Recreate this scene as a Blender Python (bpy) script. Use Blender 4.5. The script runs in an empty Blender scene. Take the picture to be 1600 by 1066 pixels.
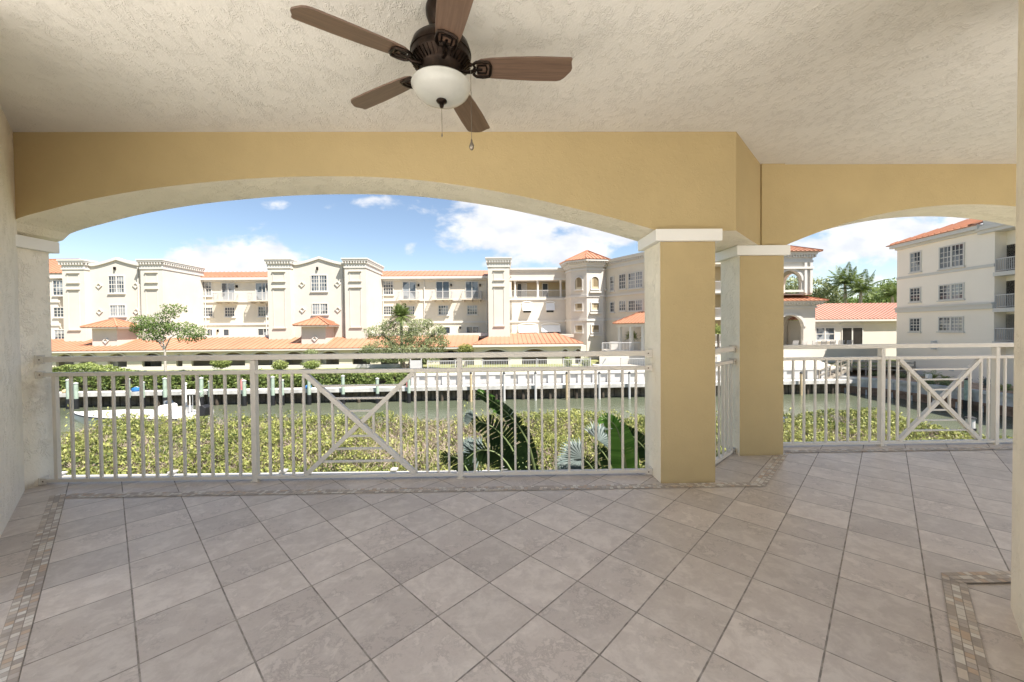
import bpy, math, random
import numpy as np
from mathutils import Vector, Matrix
random.seed(7)
D = bpy.data
SC = bpy.context.scene
COL = SC.collection
R_ = math.radians
EYE = 1.28

# ------------------------------------------------------------------ camera
cam = D.objects.new('camera', D.cameras.new('camera')); COL.objects.link(cam)
cam.data.sensor_width = 36.0; cam.data.lens = 608.0/1600*36
cam.data.shift_y = -9.4/1600
cam.data.clip_start = 0.02; cam.data.clip_end = 3000
_p = R_(1.0); _r = 0.0095
f = Vector((0, math.cos(_p), -math.sin(_p))); r0 = Vector((1, 0, 0)); u0 = r0.cross(f)
r1 = math.cos(_r)*r0 - math.sin(_r)*u0; u1 = math.sin(_r)*r0 + math.cos(_r)*u0
cam.matrix_world = Matrix(((r1.x, u1.x, -f.x, 0), (r1.y, u1.y, -f.y, 0), (r1.z, u1.z, -f.z, EYE), (0, 0, 0, 1)))
SC.camera = cam

# ------------------------------------------------------------------ light
SUN = Vector((.46, -.40, 1.0)).normalized()
el = math.asin(SUN.z); az = math.atan2(SUN.x, SUN.y)
SKY_STRENGTH = 0.075
sun = D.objects.new('sun', D.lights.new('sun', 'SUN')); COL.objects.link(sun)
sun.data.energy = 4.6; sun.data.angle = R_(0.5); sun.data.color = (1, 0.95, 0.875)
sun.rotation_euler = (-SUN).to_track_quat('-Z', 'Y').to_euler()
vs = SC.view_settings
vs.view_transform = 'Standard'; vs.look = 'None'; vs.gamma = 1; vs.exposure = 1.45
SC.cycles.max_bounces = 12; SC.cycles.diffuse_bounces = 8; SC.cycles.glossy_bounces = 4
SC.cycles.transmission_bounces = 4; SC.cycles.caustics_reflective = False; SC.cycles.caustics_refractive = False
SC.cycles.use_denoising = True

# ------------------------------------------------------------------ node helpers
class NT:
    def __init__(s, tree): s.t = tree; s.n = tree.nodes; s.l = tree.links
    def new(s, typ, **kw):
        n = s.n.new(typ)
        for k, v in kw.items(): setattr(n, k, v)
        return n
    def put(s, sock, v):
        if v is None: return
        if hasattr(v, 'is_linked') or isinstance(v, bpy.types.NodeSocket): s.l.new(v, sock)
        else:
            if isinstance(v, (tuple, list)) and len(v) == 3 and sock.type == 'RGBA': v = (*v, 1)
            sock.default_value = v
    def math(s, op, a, b=None, c=None, clamp=False):
        n = s.new('ShaderNodeMath', operation=op, use_clamp=clamp)
        s.put(n.inputs[0], a); s.put(n.inputs[1], b)
        if c is not None: s.put(n.inputs[2], c)
        return n.outputs[0]
    def mix(s, fac, a, b, bt='MIX'):
        n = s.new('ShaderNodeMix', data_type='RGBA', blend_type=bt)
        s.put(n.inputs[0], fac); s.put(n.inputs[6], a); s.put(n.inputs[7], b)
        return n.outputs[2]
    def noise(s, vec, scale, detail=4, rough=0.55, dist=0.0):
        n = s.new('ShaderNodeTexNoise'); s.put(n.inputs['Vector'], vec)
        n.inputs['Scale'].default_value = scale; n.inputs['Detail'].default_value = detail
        n.inputs['Roughness'].default_value = rough; n.inputs['Distortion'].default_value = dist
        return n.outputs['Fac']
    def ramp(s, x, lo, hi):
        n = s.new('ShaderNodeMapRange', interpolation_type='SMOOTHSTEP')
        s.put(n.inputs[0], x); n.inputs[1].default_value = lo; n.inputs[2].default_value = hi
        return n.outputs[0]

# ------------------------------------------------------------------ world: Nishita sky with clouds
W = D.worlds.new('World'); SC.world = W; W.use_nodes = True
w = NT(W.node_tree); w.n.clear()
sky = w.new('ShaderNodeTexSky', sky_type='NISHITA'); sky.sun_disc = False
sky.sun_elevation = el; sky.sun_rotation = az
sky.air_density = 1.0; sky.dust_density = 0.0; sky.ozone_density = 2.2
tc = w.new('ShaderNodeTexCoord'); sep = w.new('ShaderNodeSeparateXYZ'); w.l.new(tc.outputs['Generated'], sep.inputs[0])
yy = w.math('MAXIMUM', w.math('ABSOLUTE', sep.outputs[1]), 0.08)
aa = w.math('DIVIDE', sep.outputs[0], yy); bb = w.math('DIVIDE', sep.outputs[2], yy)
cv = w.new('ShaderNodeCombineXYZ'); w.put(cv.inputs[0], aa); w.put(cv.inputs[1], w.math('MULTIPLY', bb, 1.7)); 
n1 = w.noise(cv.outputs[0], 7.0, 8, 0.58, 0.15)
n2 = w.noise(cv.outputs[0], 2.2, 5, 0.5, 0.0)
tot = None
for (ca, cb, sa, sb, k) in [(-.72, .165, .22, .075, .62), (-.86, .155, .14, .04, .3), (.0, .265, .17, .085, .66), (.10, .20, .22, .06, .55),
                            (.27, .235, .12, .05, .5), (-.36, .325, .12, .03, .40), (-.26, .20, .03, .035, .42), (-.60, .325, .07, .02, .34), (-.46, .315, .05, .02, .34),
                            (.95, .24, .38, .12, .55), (1.15, .10, .40, .10, .45), (-1.6, .2, .4, .1, .4), (-.05, .16, .06, .03, .4)]:
    g = w.math('ADD', w.math('POWER', w.math('DIVIDE', w.math('SUBTRACT', aa, ca), sa), 2.0), w.math('POWER', w.math('DIVIDE', w.math('SUBTRACT', bb, cb), sb), 2.0))
    g = w.math('MULTIPLY', w.math('POWER', 2.718, w.math('MULTIPLY', g, -0.7)), k)
    tot = g if tot is None else w.math('MAXIMUM', tot, g)
dens = w.ramp(w.math('ADD', w.math('ADD', n1, w.math('MULTIPLY', n2, .3)), tot), 0.93, 1.12)
shade = w.ramp(w.noise(cv.outputs[0], 11.0, 4, 0.5), 0.35, 0.7)
ccol = w.mix(shade, (5.6, 5.55, 5.6), (4.4, 4.5, 4.75))
skyc = w.mix(1.0, sky.outputs[0], (1.0, 0.92, 0.86), 'MULTIPLY')
skymix = w.mix(w.math('MULTIPLY', dens, 0.92), skyc, ccol)
bg = w.new('ShaderNodeBackground'); w.put(bg.inputs[0], skymix); bg.inputs[1].default_value = SKY_STRENGTH
wo = w.new('ShaderNodeOutputWorld'); w.l.new(bg.outputs[0], wo.inputs[0])

# ------------------------------------------------------------------ materials
def mat(name, col, rough=0.7, var=0.08, vscale=3.0, bump=0.0, bscale=40.0, metal=0.0, spec=0.4, col2=None, attr=None, **kw):
    m = D.materials.new(name); m.use_nodes = True; t = NT(m.node_tree); t.n.clear()
    o = t.new('ShaderNodeOutputMaterial'); b = t.new('ShaderNodeBsdfPrincipled'); t.l.new(b.outputs[0], o.inputs[0])
    tc = t.new('ShaderNodeTexCoord'); v = tc.outputs['Object']
    n = t.noise(v, vscale, 6, 0.6)
    c2 = col2 or tuple(max(0, c*(1-2.2*var)) for c in col)
    c = t.mix(t.ramp(n, 0.3, 0.7), col, c2)
    if attr:
        a = t.new('ShaderNodeAttribute', attribute_name=attr); c = t.mix(1.0, c, a.outputs['Color'], 'MULTIPLY')
    t.put(b.inputs['Base Color'], c); b.inputs['Roughness'].default_value = rough
    b.inputs['Metallic'].default_value = metal; b.inputs['Specular IOR Level'].default_value = spec
    if bump:
        bn = t.new('ShaderNodeBump'); bn.inputs['Strength'].default_value = bump; bn.inputs['Distance'].default_value = kw.get('bdist', 0.004)
        t.put(bn.inputs['Height'], t.noise(v, bscale, 5, 0.6)); t.l.new(bn.outputs[0], b.inputs['Normal'])
    if kw.get('trans'): b.inputs['Transmission Weight'].default_value = kw['trans']
    m['n'] = name
    return m

def stucco(name, col, scale=1.0, strength=0.7, stretch=(1, 1, 1), rot=(0, 0, 0.6), stain=None):
    """sprayed knock-down stucco: flat islands with torn ridges"""
    m = D.materials.new(name); m.use_nodes = True; t = NT(m.node_tree); t.n.clear()
    o = t.new('ShaderNodeOutputMaterial'); b = t.new('ShaderNodeBsdfPrincipled'); t.l.new(b.outputs[0], o.inputs[0])
    tc = t.new('ShaderNodeTexCoord'); mp = t.new('ShaderNodeMapping'); t.l.new(tc.outputs['Object'], mp.inputs[0])
    mp.inputs['Scale'].default_value = stretch; mp.inputs['Rotation'].default_value = rot
    v = mp.outputs[0]
    a = t.noise(v, 17*scale, 3, 0.55, 1.3)
    ridge = t.math('SUBTRACT', 1.0, t.math('MULTIPLY', t.math('ABSOLUTE', t.math('SUBTRACT', a, 0.5)), 9.0), clamp=True)
    gate = t.ramp(t.noise(v, 9*scale, 2, 0.5), 0.42, 0.6)
    plate = t.ramp(t.noise(v, 26*scale, 3, 0.6, 0.6), 0.42, 0.55)
    fine = t.noise(tc.outputs['Object'], 260, 3, 0.7)
    h = t.math('ADD', t.math('MULTIPLY', t.math('MULTIPLY', ridge, gate), 0.8), t.math('ADD', t.math('MULTIPLY', plate, 0.16), t.math('MULTIPLY', fine, 0.12)))
    bn = t.new('ShaderNodeBump'); bn.inputs['Strength'].default_value = strength; bn.inputs['Distance'].default_value = 0.0065
    t.put(bn.inputs['Height'], h); t.l.new(bn.outputs[0], b.inputs['Normal'])
    n = t.noise(tc.outputs['Object'], 1.6, 5, 0.6)
    c = t.mix(t.ramp(n, 0.3, 0.7), col, tuple(x*0.93 for x in col))
    if stain:
        s = t.new('ShaderNodeSeparateXYZ'); t.l.new(tc.outputs['Object'], s.inputs[0]); g = t.noise(tc.outputs['Object'], 7, 6, .65)
        for (ax, c0, w0, z0, z1, k, sc) in stain:
            e = t.math('POWER', 2.718, t.math('MULTIPLY', t.math('POWER', t.math('DIVIDE', t.math('SUBTRACT', s.outputs[ax], c0), w0), 2.0), -1.0)) if ax is not None else 1.0
            zz = t.math('MULTIPLY', t.ramp(s.outputs[2], z0-.02, z0+.02), t.math('SUBTRACT', 1.0, t.ramp(s.outputs[2], z0+(z1-z0)*.3, z1)))
            if sc > 0: zz = t.math('MULTIPLY', t.math('SUBTRACT', 1.0, t.ramp(s.outputs[2], z1-.03, z1)), t.ramp(s.outputs[2], z0, z1-.02))
            c = t.mix(t.math('MULTIPLY', t.math('MULTIPLY', t.math('MULTIPLY', e, zz), t.ramp(g, .35, .65)), k), c, (0.30, 0.20, 0.10))
    t.put(b.inputs['Base Color'], c); b.inputs['Roughness'].default_value = 0.85; b.inputs['Specular IOR Level'].default_value = 0.25
    return m

M = {}
OCH_SHADE = (0.49, 0.385, 0.21); CRM = (0.90, 0.84, 0.71)  # shade put into the colour: room-facing faces ochre, brighter-lit faces cream
M['ochre'] = stucco('shaded_ochre_stucco', OCH_SHADE, 1.6, 0.22)
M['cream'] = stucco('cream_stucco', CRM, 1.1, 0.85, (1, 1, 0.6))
M['ceil'] = stucco('ceiling_stucco', (0.71, 0.69, 0.65), 1.6, 0.6, (1.25, 0.85, 1), (0, 0, 0.75))
M['creamlight'] = stucco('light_cream_stucco_paint', (0.90, 0.85, 0.75), 1.5, .8, (1, 1, .7))
M['leftcol'] = stucco('weathered_cream_stucco', (0.90, 0.85, 0.75), 1.5, .8, (1, 1, .7), stain=[(1, .07, .10, .45, .90, .5, 1), (1, .05, .07, .90, 1.03, .5, 1), (1, .02, .25, -.02, .07, .5, -1)])
M['ochrecol'] = stucco('weathered_shaded_ochre_stucco', OCH_SHADE, 1.6, 0.22, stain=[(None, 0, 0, -.05, .035, .75, -1)])
M['trim'] = mat('trim_paint', (0.84, 0.83, 0.80), 0.5, 0.02, 3, 0.15, 60)
M['rail'] = mat('rail_paint', (0.67, 0.625, 0.56), 0.35, 0.02, 6, spec=0.5)
M['bronze'] = mat('oiled_bronze', (0.030, 0.018, 0.012), 0.38, 0.3, 30, 0.1, 120, metal=0.75)
M['blade'] = None
M['glass_bowl'] = mat('alabaster_glass', (0.46, 0.46, 0.43), 0.25, 0.06, 8, spec=0.5)
M['steel'] = mat('steel', (0.25, 0.22, 0.18), 0.35, 0.1, 40, metal=0.9)
M['rust'] = mat('rusty_bolt', (0.16, 0.10, 0.06), 0.7, 0.3, 60)
M['wall'] = mat('building_stucco', (0.66, 0.60, 0.495), 0.9, 0.045, 0.5, 0.3, 6, bdist=0.02)
M['wallwhite'] = mat('building_white_stucco', (0.60, 0.56, 0.495), 0.9, 0.04, 0.5, 0.3, 6, bdist=0.02)
M['btrim'] = mat('building_trim', (0.60, 0.575, 0.53), 0.7, 0.015, 1.0)
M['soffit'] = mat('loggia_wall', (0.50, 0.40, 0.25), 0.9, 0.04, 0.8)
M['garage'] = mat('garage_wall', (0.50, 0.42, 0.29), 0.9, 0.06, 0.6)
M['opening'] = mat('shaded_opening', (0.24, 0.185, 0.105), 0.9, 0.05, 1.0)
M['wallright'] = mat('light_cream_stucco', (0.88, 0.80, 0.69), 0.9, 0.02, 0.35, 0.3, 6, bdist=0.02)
def panemat():
    m = D.materials.new('window_glass'); m.use_nodes = True; t = NT(m.node_tree); b = t.n['Principled BSDF']
    oi = t.new('ShaderNodeObjectInfo'); tc = t.new('ShaderNodeTexCoord'); ad = t.new('ShaderNodeVectorMath', operation='ADD'); t.l.new(tc.outputs['Object'], ad.inputs[0]); t.l.new(oi.outputs['Location'], ad.inputs[1])
    cv = t.new('ShaderNodeCombineXYZ'); t.put(cv.inputs[0], t.math('MULTIPLY', oi.outputs['Random'], 9.0))
    a2 = t.new('ShaderNodeVectorMath', operation='ADD'); t.l.new(ad.outputs[0], a2.inputs[0]); t.l.new(cv.outputs[0], a2.inputs[1])
    n = t.noise(a2.outputs[0], .55, 2, .5); k = t.math('MULTIPLY', t.ramp(n, .5, .56), t.ramp(oi.outputs['Random'], .2, .6))
    t.put(b.inputs['Base Color'], t.mix(k, (0.035, 0.045, 0.06), (0.26, 0.28, 0.30))); b.inputs['Roughness'].default_value = .07; b.inputs['Specular IOR Level'].default_value = .8
    return m
M['pane'] = panemat()
M['panedark'] = mat('dark_screen', (0.02, 0.018, 0.017), 0.3, 0.2, 1.5)
M['shutter'] = mat('awning_canvas', (0.85, 0.84, 0.80), 0.8, 0.02, 2)
M['conc'] = mat('seawall_concrete', (0.60, 0.58, 0.54), 0.85, 0.18, 1.2, 0.4, 10, bdist=0.02)
M['vinyl'] = mat('white_vinyl', (0.50, 0.485, 0.47), 0.5, 0.04, 1.5)
M['darkwood'] = mat('wet_timber', (0.12, 0.095, 0.07), 0.8, 0.35, 3, 0.5, 9, bdist=0.02)
M['dock'] = mat('dock_boards', (0.62, 0.60, 0.56), 0.8, 0.12, 3)
M['wood'] = mat('weathered_timber', (0.38, 0.33, 0.27), 0.85, 0.2, 4, 0.4, 14, bdist=0.01)
M['pilegreen'] = mat('green_piling', (0.36, 0.44, 0.36), 0.8, 0.15, 4)
M['bark'] = mat('bark', (0.20, 0.165, 0.13), 0.9, 0.25, 8, 0.8, 30, bdist=0.02)
M['palebark'] = mat('pale_bark', (0.50, 0.45, 0.38), 0.9, 0.2, 6, 0.6, 30, bdist=0.02)
M['lawn'] = mat('lawn', (0.16, 0.19, 0.06), 0.95, 0.25, 0.8, 0.8, 30, bdist=0.03, col2=(0.27, 0.25, 0.12))
M['soil'] = mat('ground_soil', (0.21, 0.18, 0.12), 0.95, 0.2, 0.9, 0.8, 20, bdist=0.03, col2=(0.12, 0.14, 0.06))
M['mulch'] = mat('mulch', (0.72, 0.50, 0.34), 0.95, 0.25, 5, 0.9, 25, bdist=0.03)
M['path'] = mat('pale_paving', (0.50, 0.45, 0.38), 0.85, 0.06, 1.0)
M['hull'] = mat('boat_gelcoat', (0.74, 0.72, 0.68), 0.2, 0.01, 2, spec=0.6)
M['black'] = mat('black_rubber', (0.02, 0.02, 0.022), 0.5, 0.2, 10)
M['blue'] = mat('blue_plastic', (0.03, 0.16, 0.42), 0.4, 0.1, 5)
M['red'] = mat('pink_plastic', (0.70, 0.22, 0.20), 0.5, 0.1, 5)
M['tan'] = mat('tan_canvas', (0.55, 0.42, 0.25), 0.8, 0.1, 5)
M['acmetal'] = mat('utility_metal', (0.6, 0.6, 0.58), 0.5, 0.06, 4)

def leafmat(name, ca, cb, rough=0.5, tr=0.25):
    m = D.materials.new(name); m.use_nodes = True; t = NT(m.node_tree); t.n.clear()
    o = t.new('ShaderNodeOutputMaterial'); b = t.new('ShaderNodeBsdfPrincipled')
    a = t.new('ShaderNodeAttribute', attribute_name='leaf')
    c = t.mix(a.outputs['Fac'], ca, cb)
    t.put(b.inputs['Base Color'], c); b.inputs['Roughness'].default_value = rough; b.inputs['Specular IOR Level'].default_value = 0.35
    tl = t.new('ShaderNodeBsdfTranslucent'); t.put(tl.inputs[0], c)
    mx = t.new('ShaderNodeMixShader'); mx.inputs[0].default_value = tr
    t.l.new(b.outputs[0], mx.inputs[1]); t.l.new(tl.outputs[0], mx.inputs[2]); t.l.new(mx.outputs[0], o.inputs[0])
    return m
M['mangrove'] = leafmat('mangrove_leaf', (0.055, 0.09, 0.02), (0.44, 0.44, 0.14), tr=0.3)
M['twig'] = mat('grey_twigs', (0.42, 0.33, 0.26), 0.9, 0.2, 10)
M['hedge'] = leafmat('hedge_leaf', (0.075, 0.125, 0.03), (0.34, 0.39, 0.12))
M['oak'] = leafmat('olive_leaf', (0.11, 0.145, 0.06), (0.37, 0.40, 0.20))
M['tree'] = leafmat('tree_leaf', (0.05, 0.10, 0.022), (0.23, 0.30, 0.085))
M['palm'] = leafmat('palm_leaf', (0.085, 0.13, 0.03), (0.36, 0.40, 0.13))
M['royal'] = leafmat('royal_palm_leaf', (0.045, 0.085, 0.02), (0.22, 0.27, 0.08))
M['banana'] = leafmat('broad_leaf', (0.05, 0.15, 0.02), (0.18, 0.36, 0.07), 0.35, 0.2)
M['dkleaf'] = leafmat('dark_leaf', (0.012, 0.030, 0.012), (0.04, 0.075, 0.025), 0.35, 0.12)
M['silver'] = leafmat('silver_leaf', (0.05, 0.075, 0.066), (0.115, 0.15, 0.14), 0.5, 0.1)

def roofmat():
    m = mat('terracotta_metal', (0.42, 0.20, 0.12), 0.5, 0.06, 0.5)
    return m
M['roof'] = roofmat()
M['pinkroof'] = mat('coral_metal', (0.46, 0.235, 0.175), 0.5, 0.05, 0.5)

def blademat():
    m = D.materials.new('walnut_veneer'); m.use_nodes = True; t = NT(m.node_tree); b = t.n['Principled BSDF']
    tc = t.new('ShaderNodeTexCoord'); mp = t.new('ShaderNodeMapping'); t.l.new(tc.outputs['Object'], mp.inputs[0])
    mp.inputs['Scale'].default_value = (2.0, 40, 40)
    n = t.noise(mp.outputs[0], 2.0, 6, 0.65, 0.6)
    c = t.mix(t.ramp(n, 0.3, 0.7), (0.155, 0.098, 0.068), (0.098, 0.060, 0.042))
    t.put(b.inputs['Base Color'], c); b.inputs['Roughness'].default_value = 0.38
    return m
M['blade'] = blademat()

def tilemat():
    m = D.materials.new('floor_tiles'); m.use_nodes = True; t = NT(m.node_tree); b = t.n['Principled BSDF']
    tc = t.new('ShaderNodeTexCoord'); s = t.new('ShaderNodeSeparateXYZ'); t.l.new(tc.outputs['Object'], s.inputs[0])
    x, y = s.outputs[0], s.outputs[1]
    P = 0.3125; Q = 0.3165
    p = t.math('DIVIDE', t.math('SUBTRACT', t.math('ADD', t.math('MULTIPLY', x, .6934), t.math('MULTIPLY', y, .7206)), .059), P)
    q = t.math('DIVIDE', t.math('SUBTRACT', t.math('ADD', t.math('MULTIPLY', x, -.7206), t.math('MULTIPLY', y, .6934)), .168), Q)
    fl = t.new('ShaderNodeCombineXYZ'); t.put(fl.inputs[0], t.math('FLOOR', p)); t.put(fl.inputs[1], t.math('FLOOR', q))
    wn = t.new('ShaderNodeTexWhiteNoise', noise_dimensions='2D'); t.l.new(fl.outputs[0], wn.inputs['Vector'])
    def edge(v, wid): # distance to grout
        fr = t.math('FRACT', v); d = t.math('MINIMUM', fr, t.math('SUBTRACT', 1.0, fr)); return d
    wob = t.math('MULTIPLY', t.math('SUBTRACT', t.noise(tc.outputs['Object'], 45, 2), .5), .006)
    dp = t.math('ADD', edge(p, 0), wob); dq = t.math('ADD', edge(q, 0), wob)
    dm = t.math('MINIMUM', dp, t.math('MULTIPLY', dq, 0.95))
    g = t.ramp(dm, 0.0075, 0.0125)   # 0 in grout, 1 on tile
    # per-tile shifted mottling so that neighbouring tiles do not continue one another
    off = t.new('ShaderNodeVectorMath', operation='MULTIPLY_ADD'); t.l.new(wn.outputs['Color'], off.inputs[0]); off.inputs[1].default_value = (9, 9, 9); t.l.new(tc.outputs['Object'], off.inputs[2])
    n1 = t.noise(off.outputs[0], 11.0, 10, 0.76, 0.35); n2 = t.noise(off.outputs[0], 2.4, 5, 0.65, 0.2); n3 = t.noise(off.outputs[0], 46, 6, 0.75, 0.8)
    base = t.mix(t.ramp(n1, 0.38, 0.62), (0.66, 0.59, 0.525), (0.545, 0.475, 0.42))
    base = t.mix(t.math('MULTIPLY', t.ramp(n2, 0.45, 0.7), 0.6), base, (0.54, 0.465, 0.415))
    vein = t.math('SUBTRACT', 1.0, t.math('MULTIPLY', t.math('ABSOLUTE', t.math('SUBTRACT', n1, .47)), 22.0), clamp=True)
    base = t.mix(t.math('MULTIPLY', t.math('MULTIPLY', vein, t.ramp(n2, .45, .6)), 0.5), base, (0.25, 0.21, 0.18))
    base = t.mix(t.math('MULTIPLY', t.ramp(n3, 0.48, 0.70), 0.38), base, (0.60, 0.54, 0.49))
    tv = t.math('MULTIPLY_ADD', wn.outputs['Value'], 0.20, 0.88)
    mul = t.new('ShaderNodeVectorMath', operation='SCALE'); t.l.new(base, mul.inputs[0]); t.put(mul.inputs['Scale'], tv)
    grn = t.noise(tc.outputs['Object'], 14, 4, 0.7)
    grout = t.mix(t.ramp(grn, .35, .65), (0.20, 0.175, 0.15), (0.36, 0.32, 0.28))
    col = t.mix(g, grout, mul.outputs[0])
    t.put(b.inputs['Base Color'], col)
    t.put(b.inputs['Roughness'], t.math('MULTIPLY_ADD', g, -0.50, 0.9)); b.inputs['Specular IOR Level'].default_value = 0.45
    bn = t.new('ShaderNodeBump'); bn.inputs['Strength'].default_value = 0.5; bn.inputs['Distance'].default_value = 0.003
    t.put(bn.inputs['Height'], t.math('ADD', g, t.math('MULTIPLY', n1, 0.9))); t.l.new(bn.outputs[0], b.inputs['Normal'])
    return m
M['tile'] = tilemat()

def mosaicmat():
    m = D.materials.new('stone_mosaic'); m.use_nodes = True; t = NT(m.node_tree); b = t.n['Principled BSDF']
    a = t.new('ShaderNodeAttribute', attribute_name='leaf'); cr = t.new('ShaderNodeValToRGB'); t.l.new(a.outputs['Fac'], cr.inputs[0])
    e = cr.color_ramp; e.interpolation = 'CONSTANT'
    cols = [(.46, .39, .33), (.58, .50, .42), (.74, .69, .61), (.54, .48, .43), (.60, .45, .33), (.68, .59, .49), (.43, .37, .32), (.78, .74, .67)]
    e.elements[0].color = (*cols[0], 1); e.elements[1].position = .99; e.elements[1].color = (*cols[-1], 1)
    for i, c in enumerate(cols[1:], 1):
        x = e.elements.new(i/8); x.color = (*c, 1)
    tc = t.new('ShaderNodeTexCoord'); n = t.noise(tc.outputs['Object'], 60, 4, .6)
    t.put(b.inputs['Base Color'], t.mix(t.math('MULTIPLY', n, .35), cr.outputs[0], (0.3, 0.25, 0.2))); b.inputs['Roughness'].default_value = 0.6
    return m
M['mosaic'] = mosaicmat()
M['grout'] = mat('mosaic_grout', (0.42, 0.37, 0.32), 0.9, 0.1, 20)

def watermat():
    m = D.materials.new('canal_water'); m.use_nodes = True; t = NT(m.node_tree); b = t.n['Principled BSDF']
    tc = t.new('ShaderNodeTexCoord'); mp = t.new('ShaderNodeMapping'); t.l.new(tc.outputs['Object'], mp.inputs[0]); mp.inputs['Scale'].default_value = (0.7, 1.3, 1)
    n = t.noise(mp.outputs[0], 2.2, 6, 0.62, 0.8); n2 = t.noise(tc.outputs['Object'], 0.12, 3, 0.5)
    t.put(b.inputs['Base Color'], t.mix(t.ramp(n2, .35, .65), (0.115, 0.125, 0.085), (0.09, 0.105, 0.068)))
    b.inputs['Roughness'].default_value = 0.06; b.inputs['IOR'].default_value = 1.33; b.inputs['Specular IOR Level'].default_value = 0.5
    bn = t.new('ShaderNodeBump'); bn.inputs['Strength'].default_value = 0.5; bn.inputs['Distance'].default_value = 0.05
    t.put(bn.inputs['Height'], n); t.l.new(bn.outputs[0], b.inputs['Normal'])
    return m
M['water'] = watermat()

# ------------------------------------------------------------------ object helpers
def base_of(p):
    L = Vector((0, 0, 0))
    while p is not None: L += p.location; p = p.parent
    return L
def tag(o, label=None, cat=None, group=None, kind=None):
    if label: o['label'] = label
    if cat: o['category'] = cat
    if group: o['group'] = group
    if kind: o['kind'] = kind
    return o
def thing(name, label, cat, loc=(0, 0, 0), group=None):
    o = D.objects.new(name, None); COL.objects.link(o); o.location = loc; o.empty_display_size = 0.1
    return tag(o, label, cat, group)
def finish(name, me, parent, smooth=False):
    o = D.objects.new(name, me); COL.objects.link(o)
    if parent is not None: o.parent = parent
    return o
class Fr:
    """plan frame: s along, t out, z up"""
    def __init__(s, ox, oy, ux, uy, flip=1):
        l = math.hypot(ux, uy); s.o = (ox, oy); s.u = (ux/l, uy/l); s.n = (uy/l*flip, -ux/l*flip)
    def p(s, a, t, z): return (s.o[0]+a*s.u[0]+t*s.n[0], s.o[1]+a*s.u[1]+t*s.n[1], z)
    def S(s, px, t):      # plan station seen at photo column px on the plane t
        k = (px-800)/608.0; bx = s.o[0]+t*s.n[0]; by = s.o[1]+t*s.n[1]
        return -(bx-k*by)/(s.u[0]-k*s.u[1])
    def Z(s, px, py, t):
        y = s.p(s.S(px, t), t, 0)[1]; return EYE+((513-.0095*(px-800))-py)*y/608.0
WF = Fr(0, 0, 1, 0, -1)   # world: s=x, t=y
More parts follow.
